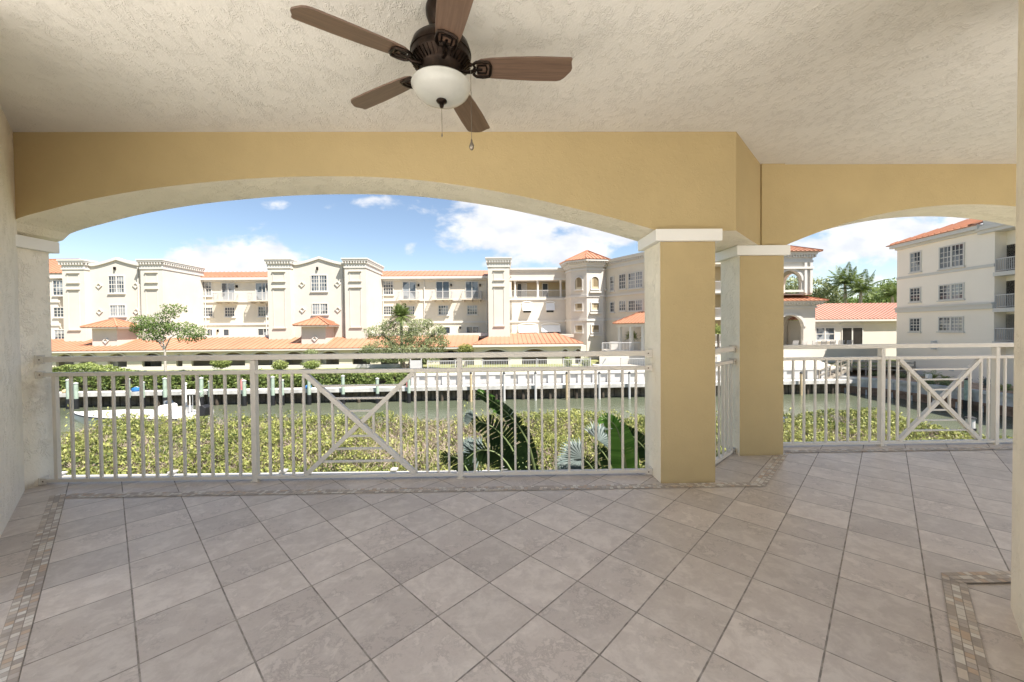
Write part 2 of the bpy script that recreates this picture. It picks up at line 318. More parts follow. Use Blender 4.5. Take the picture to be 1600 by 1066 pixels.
class MB:
    def __init__(s): s.v = []; s.f = []; s.m = []
    def add(s, vs, fs, m=0):
        b = len(s.v); s.v += [tuple(v) for v in vs]; s.f += [tuple(b+i for i in f) for f in fs]; s.m += [m]*len(fs); return s
    def box(s, fr, s0, s1, t0, t1, z0, z1, m=0):
        vs = [fr.p(a, t, z) for z in (z0, z1) for t in (t0, t1) for a in (s0, s1)]
        return s.add(vs, [(0, 1, 3, 2), (4, 6, 7, 5), (0, 4, 5, 1), (2, 3, 7, 6), (0, 2, 6, 4), (1, 5, 7, 3)], m)
    def prism(s, poly, z0, z1, m=0, mside=None):
        n = len(poly); vs = [(x, y, z0) for x, y in poly]+[(x, y, z1) for x, y in poly]
        s.add(vs, [tuple(range(n))[::-1], tuple(range(n, 2*n))], m)
        b = len(s.v)-2*n
        for i in range(n):
            j = (i+1) % n; s.f.append((b+i, b+j, b+n+j, b+n+i)); s.m.append(m if mside is None else mside[i])
        return s
    def wallpoly(s, fr, pts, t0, t1, m=0):   # polygon in (s,z), extruded in t
        n = len(pts); vs = [fr.p(a, t0, z) for a, z in pts]+[fr.p(a, t1, z) for a, z in pts]
        fs = [tuple(range(n)), tuple(range(n, 2*n))[::-1]]+[(i, n+i, n+(i+1) % n, (i+1) % n) for i in range(n)]
        return s.add(vs, fs, m)
    def bar(s, p0, p1, w, h, up=(0, 0, 1), m=0):
        p0 = Vector(p0); p1 = Vector(p1); d = (p1-p0).normalized(); a = d.cross(Vector(up))
        if a.length < 1e-4: a = Vector((1, 0, 0))
        a.normalize(); b = a.cross(d); a = a*w/2; b = b*h/2
        vs = [p+sa*a+sb*b for p in (p0, p1) for sa, sb in ((-1, -1), (1, -1), (1, 1), (-1, 1))]
        return s.add(vs, [(3, 2, 1, 0), (4, 5, 6, 7), (0, 1, 5, 4), (1, 2, 6, 5), (2, 3, 7, 6), (3, 0, 4, 7)], m)
    def tube(s, pts, rad, n=8, m=0, cap=True):
        pts = [Vector(p) for p in pts]; rad = rad if isinstance(rad, (list, tuple)) else [rad]*len(pts)
        b = len(s.v); prev = None
        for i, p in enumerate(pts):
            d = (pts[min(i+1, len(pts)-1)]-pts[max(i-1, 0)]).normalized()
            a = d.cross(Vector((0, 0, 1))) if abs(d.z) < .95 else d.cross(Vector((0, 1, 0)))
            if prev is not None:
                a = prev-d*prev.dot(d)
            a.normalize(); prev = a; c = d.cross(a)
            for k in range(n):
                th = 2*math.pi*k/n; s.v.append(tuple(p+rad[i]*(math.cos(th)*a+math.sin(th)*c)))
        for i in range(len(pts)-1):
            for k in range(n):
                k2 = (k+1) % n; s.f.append((b+i*n+k, b+(i+1)*n+k, b+(i+1)*n+k2, b+i*n+k2)); s.m.append(m)
        if cap:
            s.f.append(tuple(b+k for k in range(n))); s.m.append(m)
            e = b+(len(pts)-1)*n; s.f.append(tuple(e+k for k in range(n))[::-1]); s.m.append(m)
        return s
    def lathe(s, c, prof, n=32, m=0, wob=None):
        b = len(s.v)
        for (r, z) in prof:
            for k in range(n):
                th = 2*math.pi*k/n; rr = r
                s.v.append((c[0]+rr*math.cos(th), c[1]+rr*math.sin(th), c[2]+z))
        for i in range(len(prof)-1):
            for k in range(n):
                k2 = (k+1) % n; s.f.append((b+i*n+k, b+i*n+k2, b+(i+1)*n+k2, b+(i+1)*n+k)); s.m.append(m)
        return s
    def build(s, name, mt, parent=None, smooth=False, bevel=0):
        L = base_of(parent); me = D.meshes.new(name)
        me.from_pydata([(v[0]-L.x, v[1]-L.y, v[2]-L.z) for v in s.v], [], s.f)
        for q in (mt if isinstance(mt, (list, tuple)) else [mt]): me.materials.append(q)
        for p, mi in zip(me.polygons, s.m): p.material_index = mi; p.use_smooth = smooth
        me.validate(); me.update()
        import bmesh
        bm = bmesh.new(); bm.from_mesh(me); bmesh.ops.recalc_face_normals(bm, faces=bm.faces); bm.to_mesh(me); bm.free()
        o = finish(name, me, parent)
        if bevel:
            md = o.modifiers.new('bevel', 'BEVEL'); md.width = bevel; md.segments = 2; md.limit_method = 'ANGLE'
        if smooth:
            try: me.set_sharp_from_angle(angle=R_(40))
            except Exception: pass
        return o

def build_leaves(name, V, F, val, mt, parent=None):
    """V (n,k,3) polygons with k corners; val per polygon"""
    L = np.array(base_of(parent)); n, k = V.shape[:2]
    me = D.meshes.new(name); me.vertices.add(n*k); me.vertices.foreach_set('co', (V-L).reshape(-1).astype(np.float32))
    me.loops.add(n*k); me.loops.foreach_set('vertex_index', np.arange(n*k, dtype=np.int32))
    me.polygons.add(n); me.polygons.foreach_set('loop_start', np.arange(0, n*k, k, dtype=np.int32)); me.polygons.foreach_set('loop_total', np.full(n, k, dtype=np.int32))
    a = me.attributes.new('leaf', 'FLOAT', 'FACE'); a.data.foreach_set('value', val.astype(np.float32))
    me.materials.append(mt); me.update(calc_edges=True); me.validate()
    return finish(name, me, parent)
rng = np.random.default_rng(5)
def leaf_quads(C, ln, wd, up=0.3, n=None):
    """random leaf-shaped quads (diamonds) at centres C"""
    n = len(C); d = rng.normal(size=(n, 3)); d[:, 2] += up; d /= np.linalg.norm(d, axis=1)[:, None]
    e = rng.normal(size=(n, 3)); e -= (e*d).sum(1)[:, None]*d; e /= np.linalg.norm(e, axis=1)[:, None]
    l = (ln*rng.uniform(.6, 1.3, n))[:, None]; w_ = (wd*rng.uniform(.6, 1.3, n))[:, None]
    return np.stack([C-d*l/2, C+e*w_/2, C+d*l/2, C-e*w_/2], 1)

def px(Y, x): return (x-800)/608.0*Y
def pz(Y, x, y): return EYE+((513-.0095*(x-800))-y)*Y/608.0

# ================================================================== THE BALCONY
CEIL = 2.876
FB = Fr(0, 3.19, 1, 0.0176, -1)          # main beam: t = 0 inner face, t out
A_ = Vector((1.856, 3.222)); B_ = Vector((2.474, 3.875))
F2 = Fr(B_.x, B_.y, 1, 0.0176, -1)
FC = Fr(A_.x, A_.y, B_.x-A_.x, B_.y-A_.y, -1)
BD = 0.42
def isect(p, d, q, e):
    den = d[0]*e[1]-d[1]*e[0]; t = ((q[0]-p[0])*e[1]-(q[1]-p[1])*e[0])/den
    return (p[0]+t*d[0], p[1]+t*d[1])
def outer(t): # mitred corner points of the outline offset by t
    a = isect(FB.p(0, t, 0), FB.u, FC.p(0, t, 0), FC.u); b = isect(FC.p(0, t, 0), FC.u, F2.p(0, t, 0), F2.u)
    return a, b

# floor slab and tiles
oa, ob = outer(0.24)
slab = [FB.p(-4.6, .24, 0)[:2], oa, ob, F2.p(5.4, .24, 0)[:2], (7.9, -9.0), (-7.6, -9.0), (-7.6, .4), (-4.6, .4)]
fl = MB().prism(slab, -0.02, 0.0, 0).build('floor', M['tile']); tag(fl, kind='structure')
sb = MB().prism([(x, y-0.003) for x, y in slab], -0.30, -0.022, 0).build('floor_slab', M['trim'], fl)

# mosaic border: three rows of stone chips on a grout bed, following the walls
def off(p, q, o1, d):  # point on the segment p->q
    return None
LW = Vector((.7206, -.6934)); LN = Vector((.6934, .7206))   # left wall direction (towards the camera), inward normal
def border_strip(p, q, width, vals):
    p = Vector(p); q = Vector(q); d = (q-p); L = d.length; d.normalize(); n = Vector((-d.y, d.x))
    g = []; rows = 3; zq = .0030+.0012*len(beds); rw = width/rows; x0 = 0.0
    bed = [p, q, q+n*width, p+n*width]
    for r in range(rows):
        x = 0.0; o = r*rw
        while x < L-0.004:
            l = min(random.choice((.029, .031, .033, .030, .062)) if random.random() < .3 else .031, L-x)
            gp = .0016
            a = p+d*(x+gp)+n*(o+gp); b = p+d*(x+l-gp)+n*(o+gp); c = p+d*(x+l-gp)+n*(o+rw-gp); e = p+d*(x+gp)+n*(o+rw-gp)
            g.append([(a.x, a.y, zq), (b.x, b.y, zq), (c.x, c.y, zq), (e.x, e.y, zq)]); vals.append(random.random())
            x += l
    return bed, g
vals = []; quads = []; beds = []
def inward_line(p, q, d0):  # helper for clean corners
    pass
# inner edge polyline of the border (the edge nearer to the room centre)
b0 = (-1.0, 0.62); 
# left run: its inner edge passes (-3.497,3.014) in wall direction
li = Vector((-3.497, 3.014)); lo = li-LN*0.112
front_y = lambda x, t: FB.p(0, t, 0)[1]+FB.u[1]/FB.u[0]*x
w3 = 0.085
runs = []
end = li+LW*3.4
runs.append((end-LN*0.0, li-LW*0.10))                 # n = left of direction => outwards to the wall
def P2(fr, s, t): return Vector(fr.p(s, t, 0)[:2])
ti = -0.15
cA = Vector(isect(FB.p(0, ti, 0), FB.u, FC.p(0, ti-.06, 0), FC.u)); cB = Vector(isect(FC.p(0, ti-.06, 0), FC.u, F2.p(0, .00, 0), F2.u))
runs.append((P2(FB, -3.50, ti), cA)); runs.append((cA, cB)); runs.append((cB, P2(F2, 4.6, .00)))
rA = Vector((2.186, 1.972)); rB = Vector((1.0, .786))
for (p, q) in runs:
    bd, g = border_strip(p, q, w3, vals); quads += g; beds.append(bd)
bd, g = border_strip(rA, rB, w3, vals); quads += g; beds.append(bd)        # right run, beside the wall
bd, g = border_strip(rA+Vector((5.4, 0.08)), rA, w3, vals); quads += g; beds.append(bd)
gb = MB()
for i, bd in enumerate(beds):
    z = .0018+.0012*i; gb.add([(p.x, p.y, z) for p in bd], [(0, 1, 2, 3)])
gb.build('border_grout', M['grout'], fl)
build_leaves('mosaic_border', np.array(quads), None, np.array(vals), M['mosaic'], fl)

# ceiling slab
oa2, ob2 = outer(0.44)
cs = [FB.p(-4.6, .44, 0)[:2], oa2, ob2, F2.p(5.4, .44, 0)[:2], (6.7, -.8), (.9, -.8), (.5, .1), (-4.6, .1)]
ce = MB().prism(cs, CEIL, CEIL+.3).build('ceiling', M['ceil']); tag(ce, kind='structure')

# added white floor and wall, out of view, bouncing sun under the ceiling
tp_ = MB().box(WF, -7.5, 7.8, -9, .35, .0015, .006).build('terrace', mat('white_paving', (0.86, 0.82, 0.75), .8, .03, 2)); tag(tp_, kind='structure')
tw_ = MB().box(WF, -7.9, -7.5, -9, 1.5, -.3, 4.2).build('terrace_wall', mat('white_render', (0.88, 0.85, 0.79), .9, .02, 1)); tag(tw_, 'added white bounce wall, out of view behind the balcony', 'wall')

# side walls
p0 = Vector((-3.99, 3.158)); p1 = p0+LW*2.0
wl = MB().prism([p0, p1, p1-LN*.3, p0-LN*.3-LW*.0], 0, CEIL).build('side_wall', M['creamlight'])
tag(wl, 'cream knockdown stucco wall running along the left side of the balcony', 'wall')
wr = MB().prism([(2.232, 1.729), (1.60, 1.097), (1.81, .89), (2.62, 1.735)], 0, CEIL).build('side_wall', M['cream'])
tag(wr, 'cream stucco wall end at the right edge of the balcony beside the mosaic corner', 'wall')

# columns with capitals
def column(fr, s0, s1, t0, t1, label, inner_ochre=True):
    c = fr.p((s0+s1)/2, (t0+t1)/2, 0); th = thing('balcony_column', label, 'column', (c[0], c[1], 0), 'balcony columns')
    P = [fr.p(a, t, 0)[:2] for a, t in ((s0, t0), (s1, t0), (s1, t1), (s0, t1))]
    MB().prism(P, 0.001, 1.966, 1, [0 if inner_ochre else 1, 1, 1, 1]).build('shaft', [M['ochrecol'], M['cream'] if inner_ochre else M['leftcol']], th)  # room-side face takes the darker shade tone, the other faces the lit cream
    e = .045; P = [fr.p(a, t, 0)[:2] for a, t in ((s0-e, t0-e*.7), (s1+e, t0-e*.7), (s1+e, t1+e), (s0-e, t1+e))]
    MB().prism(P, 1.967, 2.064).build('capital', M['trim'], th, bevel=.006)
    return th
column(FB, 1.203, 1.652, -.055, .30, 'ochre stucco column with white capital, nearer of the two joined by the short angled railing')
column(F2, 2.232-B_.x, 2.668-B_.x, -.055, .28, 'ochre stucco column with white capital, farther of the pair, at the left end of the side railing')
column(FB, -4.35, -3.975, -.095, .24, 'cream stucco column with white capital standing against the left wall', False)

# arched beam
bm_ = thing('arched_beam', 'ochre stucco beam with a long shallow arch and an angled corner below the ceiling', 'beam', (0, 3.4, 2.3))
pts = [(-4.30, 2.066), (-4.06, 2.11), (-3.98, 2.176), (-3.65, 2.272), (-3.337, 2.347), (-2.82, 2.434), (-2.2, 2.496), (-1.8, 2.516), (-1.4, 2.520), (-1.1, 2.513), (-.811, 2.494), (-.5, 2.458), (-.195, 2.410), (.15, 2.342),
       (.525, 2.254), (.85, 2.172), (1.13, 2.092), (1.22, 2.066), (1.30, 2.066)]
def cr(pts, x):
    i = max(j for j in range(len(pts)-1) if pts[j][0] <= x) if x < pts[-1][0] else len(pts)-2
    p = [pts[max(0, min(len(pts)-1, i+k))] for k in (-1, 0, 1, 2)]
    h = p[2][0]-p[1][0]; u = (x-p[1][0])/h
    m1 = (p[2][1]-p[0][1])/max(1e-6, p[2][0]-p[0][0])*h; m2 = (p[3][1]-p[1][1])/max(1e-6, p[3][0]-p[1][0])*h
    return (2*u**3-3*u*u+1)*p[1][1]+(u**3-2*u*u+u)*m1+(-2*u**3+3*u*u)*p[2][1]+(u**3-u*u)*m2
def arch_mb(mb, fr, xs, zf, t0, t1, ztop, mats=(0, 1, 1)):
    """mats: inner face, soffit, outer face"""
    n = len(xs); v = []
    for x in xs:
        z = zf(x); v += [fr.p(x, t0, z), fr.p(x, t1, z), fr.p(x, t1, ztop), fr.p(x, t0, ztop)]
    for j, (fa, fb) in enumerate(((3, 0), (0, 1), (1, 2), (2, 3))):
        b = len(mb.v); mb.v += [tuple(q) for q in v] if j == 0 else []
        if j == 0: b0_ = b
        mi = (mats[0], mats[1], mats[2], mats[2])[j]
        for i in range(n-1):
            mb.f.append((b0_+4*i+fa, b0_+4*i+fb, b0_+4*(i+1)+fb, b0_+4*(i+1)+fa)); mb.m.append(mi)
    for i in (0, n-1): mb.f.append((b0_+4*i, b0_+4*i+1, b0_+4*i+2, b0_+4*i+3)); mb.m.append(mats[2])
ZT = CEIL-.0005
bm = MB()
xs = list(np.linspace(-4.30, 1.25, 90))
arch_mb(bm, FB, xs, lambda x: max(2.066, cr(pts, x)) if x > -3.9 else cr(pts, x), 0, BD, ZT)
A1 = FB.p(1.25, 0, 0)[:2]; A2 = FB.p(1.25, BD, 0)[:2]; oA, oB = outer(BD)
# angled corner block (flat soffit), inner faces in the shade-toned ochre
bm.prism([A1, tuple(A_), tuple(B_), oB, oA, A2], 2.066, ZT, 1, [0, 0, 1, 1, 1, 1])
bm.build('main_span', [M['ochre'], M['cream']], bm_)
b2 = MB()
d2 = 4.6-B_.x
xs = [0.0]+list(np.linspace(2.70-B_.x, 6.55-B_.x, 60))
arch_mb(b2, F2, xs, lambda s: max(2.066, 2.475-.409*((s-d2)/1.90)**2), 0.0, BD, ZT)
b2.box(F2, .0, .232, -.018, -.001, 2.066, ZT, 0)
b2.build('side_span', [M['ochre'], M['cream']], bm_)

# railings
def rail_post(fr, s, t, root, lean=0):
    MB().box(fr, s-.021, s+.021, t-.025, t+.025, .004, 1.03).build('post', M['rail'], root, bevel=.003)
    MB().box(fr, s-.034, s+.034, t-.036, t+.036, .001, .008).build('base_plate', M['rail'], root)
def baluster(fr, s, t, z0, z1, root, w=.0088):
    MB().box(fr, s-w, s+w, t-w, t+w, z0, z1).build('baluster', M['rail'], root)
def x_panel(fr, sa, sb, t, root):
    z0, z1 = .047, .912; c = (sa+sb)/2; cz = (z0+z1)/2; hw = (sb-sa)/2; hh = (z1-z0)/2
    MB().bar(fr.p(sa, t, z1), fr.p(sb, t, z0), .038, .038, fr.n+(0,)).build('diagonal_brace', M['rail'], root)
    MB().bar(fr.p(sa, t+.001, z0), fr.p(c-.016*1.2, t+.001, cz-.016), .036, .036, fr.n+(0,)).build('diagonal_brace', M['rail'], root)
    MB().bar(fr.p(c+.016*1.2, t+.001, cz+.016), fr.p(sb, t+.001, z1), .036, .036, fr.n+(0,)).build('diagonal_brace', M['rail'], root)
    for k in (.25, .5, .75):
        for sg in (-1, 1):
            e = .012
            MB().box(fr, c-hw*k+e, c+hw*k-e, t-.008, t+.008, cz+sg*hh*k-.008, cz+sg*hh*k+.008).build('cross_bar', M['rail'], root)
            MB().box(fr, c+sg*hw*k-.009, c+sg*hw*k+.009, t-.009, t+.009, cz-hh*k+e, cz+hh*k-e).build('baluster', M['rail'], root)
def rails(fr, s0, s1, t, root, brackets=(True, True), e0=0, e1=0):
    top = MB().box(fr, s0, s1, t-.026, t+.026, 1.032, 1.076).build('top_rail', M['rail'], root, bevel=.004)
    MB().box(fr, s0+e0, s1+e1, t-.02, t+.02, .912, .944).build('middle_rail', M['rail'], root, bevel=.003)
    MB().box(fr, s0+e0, s1+e1, t-.02, t+.02, .018, .048).build('bottom_rail', M['rail'], root, bevel=.003)
    for s, on, sg in ((s0, brackets[0], 1), (s1, brackets[1], -1)):
        if not on: continue
        for z, dz, e in ((1.054, .034, 0), (.928, .026, 1), (.033, .026, 1)):
            ss = s+(e0 if s == s0 else e1)*e
            b = MB().box(fr, ss-sg*.006, ss+sg*.004, t-.034, t+.034, z-dz-.004, z+dz+.004)
            b.box(fr, ss+sg*.004, ss+sg*.052, t-.030, t-.0265, z-dz+.004, z+dz-.002)
            bk = b.build('wall_bracket', M['rail'], root)
            c = fr.p(ss+sg*.028, t-.032, z); q = MB()
            q.bar(c, fr.p(ss+sg*.028, t-.028, z), .010, .010, (0, 0, 1)); q.build('bolt', M['rust'], bk)
TR = .145
r1_ = thing('balcony_railing', 'long beige metal railing with a crossed lattice panel under the wide arch', 'railing', FB.p(-1.3, TR, 0), 'balcony railings')
rails(FB, -3.965, 1.195, TR, r1_)
sp = [-2.19, -.45]
for s in sp: rail_post(FB, s, TR, r1_)
s = -3.83
baluster(FB, s-.015, TR, .047, .912, r1_, .015)
for k in range(13): baluster(FB, -3.715+k*.1163, TR, .047, .912, r1_)
for s in (-2.068, -1.970, -1.872, -1.775, -.830, -.735, -.642, -.548): baluster(FB, s, TR, .047, .912, r1_)
x_panel(FB, -1.765, -.84, TR, r1_)
for k in range(13): baluster(FB, -.327+k*.1163, TR, .047, .912, r1_)
TR2 = .20
r2_ = thing('balcony_railing', 'beige metal railing with a crossed lattice panel under the right hand arch', 'railing', F2.p(1.5, TR2, 0), 'balcony railings')
rails(F2, 2.68-B_.x, 6.4-B_.x, TR2, r2_, (False, True))
so = B_.x
for s in (3.90, 5.13, 6.35): rail_post(F2, s-so, TR2, r2_)
for k in range(8): baluster(F2, 2.955-so+k*.1175, TR2, .047, .912, r2_)
for s in (3.985, 4.075, 4.975, 5.055, 5.235, 5.35, 5.465, 5.58, 5.695, 5.81, 5.925, 6.04, 6.155): baluster(F2, s-so, TR2, .047, .912, r2_)
x_panel(F2, 4.085-so, 4.965-so, TR2, r2_)
FS = Fr(1.70, 3.42, .535, .50, -1)
r3_ = thing('balcony_railing', 'short beige railing set at an angle between the two ochre columns', 'railing', FS.p(.3, 0, 0), 'balcony railings')
rails(FS, .02, .705, .0, r3_, (False, True), 0, .0)
for k in range(6): baluster(FS, .10+k*.112, 0, .047, .912, r3_)

# ceiling fan
fx, fy = -.340, 1.960
fan = thing('ceiling_fan', 'bronze ceiling fan with five walnut blades and an alabaster glass bowl light', 'ceiling fan', (fx, fy, CEIL))
c0 = (fx, fy, 0)
MB().lathe(c0, [(.001, CEIL), (.070, CEIL), (.073, 2.862), (.071, 2.835), (.060, 2.80), (.038, 2.775), (.030, 2.76), (.030, 2.715), (.02, 2.712)], 40).build('canopy', M['bronze'], fan, True)
mo = MB().lathe(c0, [(.03, 2.722), (.075, 2.719), (.115, 2.708), (.138, 2.686), (.147, 2.658), (.147, 2.650), (.150, 2.648), (.150, 2.638), (.146, 2.636), (.145, 2.612), (.143, 2.606), (.128, 2.590), (.112, 2.580), (.10, 2.566), (.095, 2.530), (.12, 2.510), (.133, 2.498), (.13, 2.489), (.001, 2.489)], 56).build('motor_housing', M['bronze'], fan, True)
vb = MB()
for k in range(40):
    a = 2*math.pi*k/40; ca, sa = math.cos(a), math.sin(a)
    vb.bar((fx+.143*ca, fy+.143*sa, 2.606), (fx+.108*ca, fy+.108*sa, 2.574), .009, .012)
vb.build('vent_fins', M['bronze'], mo)
bw = MB().lathe(c0, [(.140, 2.496), (.145, 2.494), (.147, 2.489), (.143, 2.482), (.142, 2.474), (.133, 2.456), (.111, 2.437), (.078, 2.425), (.04, 2.419), (.001, 2.418)], 64).build('glass_bowl', M['glass_bowl'], fan, True)
MB().lathe(c0, [(.001, 2.421), (.024, 2.420), (.027, 2.414), (.022, 2.407), (.010, 2.400), (.012, 2.394), (.009, 2.384), (.001, 2.380)], 24).build('finial', M['bronze'], fan, True)
def chain(x, y, z0, z1, knob):
    c = MB().tube([(x, y, z0), (x+.0006, y, z1)], .0013, 6).build('pull_chain', M['steel'], fan)
    if knob:
        MB().lathe((x, y, z1), [(.001, .002), (.004, -.002), (.005, -.012), (.010, -.024), (.0125, -.034), (.010, -.044), (.003, -.052), (.001, -.053)], 14).build('pendant', M['steel'], c, True)
    else:
        MB().lathe((x, y, z1), [(.001, .002), (.003, -.002), (.004, -.012), (.001, -.018)], 10).build('pendant', M['steel'], c, True)
chain(fx, fy, 2.385, 2.255, False)
chain(fx+.152, fy-.05, 2.555, 2.20, True)
MB().lathe((fx+.152, fy-.05, 2.555), [(.001, .012), (.007, .010), (.008, -.002), (.001, -.006)], 12).build('switch_housing', M['bronze'], fan, True)
ZB = 2.582
def blade_outline():
    top = [(.175, .036), (.20, .052), (.25, .060), (.36, .067), (.48, .0715), (.585, .071), (.605, .066), (.622, .052), (.634, .036), (.643, .022), (.652, .008)]
    bot = [(.655, -.010), (.650, -.028), (.645, -.048), (.648, -.062), (.640, -.069), (.48, -.0705), (.36, -.066), (.25, -.058), (.20, -.050), (.175, -.036)]
    return top+bot
def child_at(mb, name, mt, root, ang, smooth=False, pitch=True, bevel=0):
    o = mb.build(name, mt, None, smooth, bevel); o.parent = root
    o.location = (0, 0, ZB-CEIL); o.rotation_euler = (R_(-11) if pitch else 0, 0, R_(ang)); return o
for ang in (2.3, 77.2, 149.6, 213.6, 287.5):
    ol = blade_outline(); n = len(ol); b = MB()
    b.prism([(x, y) for x, y in ol], -.004, .004)
    bl = child_at(b, 'blade', M['blade'], fan, ang, bevel=.002)
    a = MB()
    a.tube([(.095, 0, -.014), (.125, .006, -.02), (.15, .002, -.022), (.172, 0, -.014)], [.010, .009, .009, .008], 8)
    def loop(pts, r):
        q = [Vector(p) for p in pts]; a.tube(q+[q[0], q[1]], r, 6, cap=False)
    loop([(.160, .030, -.010), (.175, .042, -.010), (.205, .046, -.010), (.238, .040, -.010), (.246, .020, -.010), (.247, -.020, -.010), (.238, -.040, -.010), (.205, -.046, -.010), (.175, -.042, -.010), (.160, -.030, -.010), (.168, -.012, -.010), (.162, 0, -.010), (.168, .012, -.010)], .0075)
    loop([(.185, .022, -.009), (.222, .024, -.009), (.228, 0, -.009), (.222, -.024, -.009), (.185, -.022, -.009), (.178, 0, -.009)], .005)
    a.tube([(.165, 0, -.012), (.205, 0, -.010)], .006, 6)
    arm = child_at(a, 'blade_arm', M['bronze'], fan, ang, True)
# ================================================================== GROUND, WATER, BANKS
FD = Fr(5.9, 35.9, 1, 0.05)                     # far seawall, t towards the camera
WATER = -5.1; FAR = -2.75
def sheet(name, pts, mt, kind='structure'):
    o = MB().add(pts, [tuple(range(len(pts)))]).build(name, mt); tag(o, kind=kind); return o
# far bank: lawn rising from the hedge to the buildings, then flat ground to the horizon
g = MB()
st = [-700, -9.3, 23.5, 700]
rows = [(-.25, -3.35), (-2.0, -3.05), (-4.2, FAR), (-900, FAR)]
v = [FD.p(s, t, z) for (t, z) in rows for s in (-700, -15.5)]
g.add(v, [(2*i, 2*i+1, 2*i+3, 2*i+2) for i in range(3)])
v = [FD.p(s, t, z) for (t, z) in [(-.25, -2.86), (-4.2, FAR), (-900, FAR)] for s in (-15.5, 700)]
g.add(v, [(2*i, 2*i+1, 2*i+3, 2*i+2) for i in range(2)])
gl = g.build('lawn', M['lawn']); tag(gl, kind='structure')
right_bank = [(31.6, 36.9), (33.3, 34.3), (34.2, 26.6), (35.4, 16), (38, -40), (700, -40), (700, 70.0), (31.6, 70.0)]
mul = MB().prism(right_bank, -6.2, -3.66).build('ground', M['mulch']); tag(mul, kind='structure')
near = [(-700, 15.6), (-30, 15.4), (-8, 15.9), (8, 15.6), (15.5, 15.2), (17.5, 13), (18.5, 9), (24, -60), (-700, -60)]
ng = MB().prism(near, -6.2, -3.2).build('ground', M['soil']); tag(ng, kind='structure')
wt = sheet('water', [(-900, -300, WATER), (900, -300, WATER), (900, 700, WATER), (-900, 700, WATER)], M['water'])

# far seawall: dark timber bulkhead under a pale dock all along
sw = thing('seawall', 'dark timber bulkhead under the pale dock along the far side of the canal', 'seawall', FD.p(-10, 0, WATER))
s0, s1 = -90, 26
b = MB(); b.box(FD, s0, s1, -.3, 0, -6.2, -3.85)
b.build('bulkhead', M['darkwood'], sw)
b = MB(); s = s0
while s < s1:
    wv = random.uniform(.25, .6); b.box(FD, s, s+wv*.85, 0.002, random.uniform(.05, .16), -5.6, -3.99); s += wv
b.build('planks', mat('barnacled_planks', (0.13, 0.10, 0.075), 0.9, 0.3, 2.2, 0.6, 9, bdist=.02, col2=(0.30, 0.25, 0.19)), sw)
dk = thing('dock', 'long pale boardwalk dock along the foot of the far hedge', 'dock', FD.p(-10, .5, -3.9))
b = MB(); b.box(FD, s0, s1, .17, 1.25, -3.92, -3.82); b.build('deck', M['dock'], dk)
b = MB(); b.box(FD, s0, s1, 1.25, 1.30, -4.12, -3.80); b.build('fascia_board', M['conc'], dk)
s = s0+1
while s < s1: MB().tube([FD.p(s, 1.0, -6.0), FD.p(s, 1.0, -3.93)], .13, 7).build('support_pile', M['darkwood'], dk); s += 2.4

# white vinyl retaining wall on the right half
vw = thing('retaining_wall', 'white panelled retaining wall above the dock on the right half of the far bank', 'wall', FD.p(5, -.1, -3.8))
sL = FD.S(640, 0); b = MB(); b.box(FD, sL, 26.2, -.25, -.05, -3.90, -2.80); b.build('panel', M['vinyl'], vw)
b = MB(); b.box(FD, sL-.1, 26.3, -.32, .12, -2.96, -2.76); b.build('cap', M['btrim'], vw)
b = MB(); s = sL+.1
while s < 26: b.box(FD, s, s+.72, -.05, .07, -3.88, -2.97); s += 1.38
b.build('pilasters', M['vinyl'], vw)

# picket fences
def picket(fr, s0, s1, t, z0, z1, label, group='white picket fences', step=.16):
    th = thing('picket_fence', label, 'fence', fr.p((s0+s1)/2, t, z0), group)
    b = MB(); b.box(fr, s0, s1, t-.02, t+.02, z1-.05, z1+.02); b.box(fr, s0, s1, t-.02, t+.02, z0+.08, z0+.14); b.build('rails', M['vinyl'], th)
    b = MB(); s = s0
    while s < s1: b.box(fr, s, s+.035, t-.012, t+.012, z0+.02, z1-.04); s += step
    b.build('pickets', M['vinyl'], th)
    n = max(1, int((s1-s0)/2.4))
    for i in range(n+1):
        q = s0+(s1-s0)*i/n; c = MB(); c.box(fr, q-.05, q+.05, t-.05, t+.05, z0, z1+.06); c.box(fr, q-.07, q+.07, t-.07, t+.07, z1+.06, z1+.09); c.build('post', M['vinyl'], th)
    return th
picket(FD, FD.S(668, -1.2), FD.S(922, -1.2), -1.2, -2.83, -1.72, 'low white picket fence across the lawn in front of the wide garage arches')
picket(FD, FD.S(970, -1.0), FD.S(1120, -1.0), -1.0, -2.83, -1.72, 'low white picket fence beside the pale ramp below the pool terrace')
FN = Fr(-6, 8.9, 1, 0.006)
picket(FN, -12, 5.8, 0, -3.2, -2.02, 'white fence at the near foot of the mangrove hedge directly below the balcony', step=.13)
gt = thing('dock_gate', 'tall white gate panel at the left end of the lawn picket fence', 'gate', FD.p(FD.S(645, -.7), -.7, -2.83))
b = MB(); sa = FD.S(640, -.7)
b.box(FD, sa, sa+.08, -.74, -.66, -2.83, -1.45); b.box(FD, sa+1.0, sa+1.08, -.74, -.66, -2.83, -1.45); b.build('gate_post', M['vinyl'], gt)
b = MB(); b.box(FD, sa+.08, sa+1.0, -.72, -.68, -2.6, -1.6); b.build('gate_panel', M['vinyl'], gt)

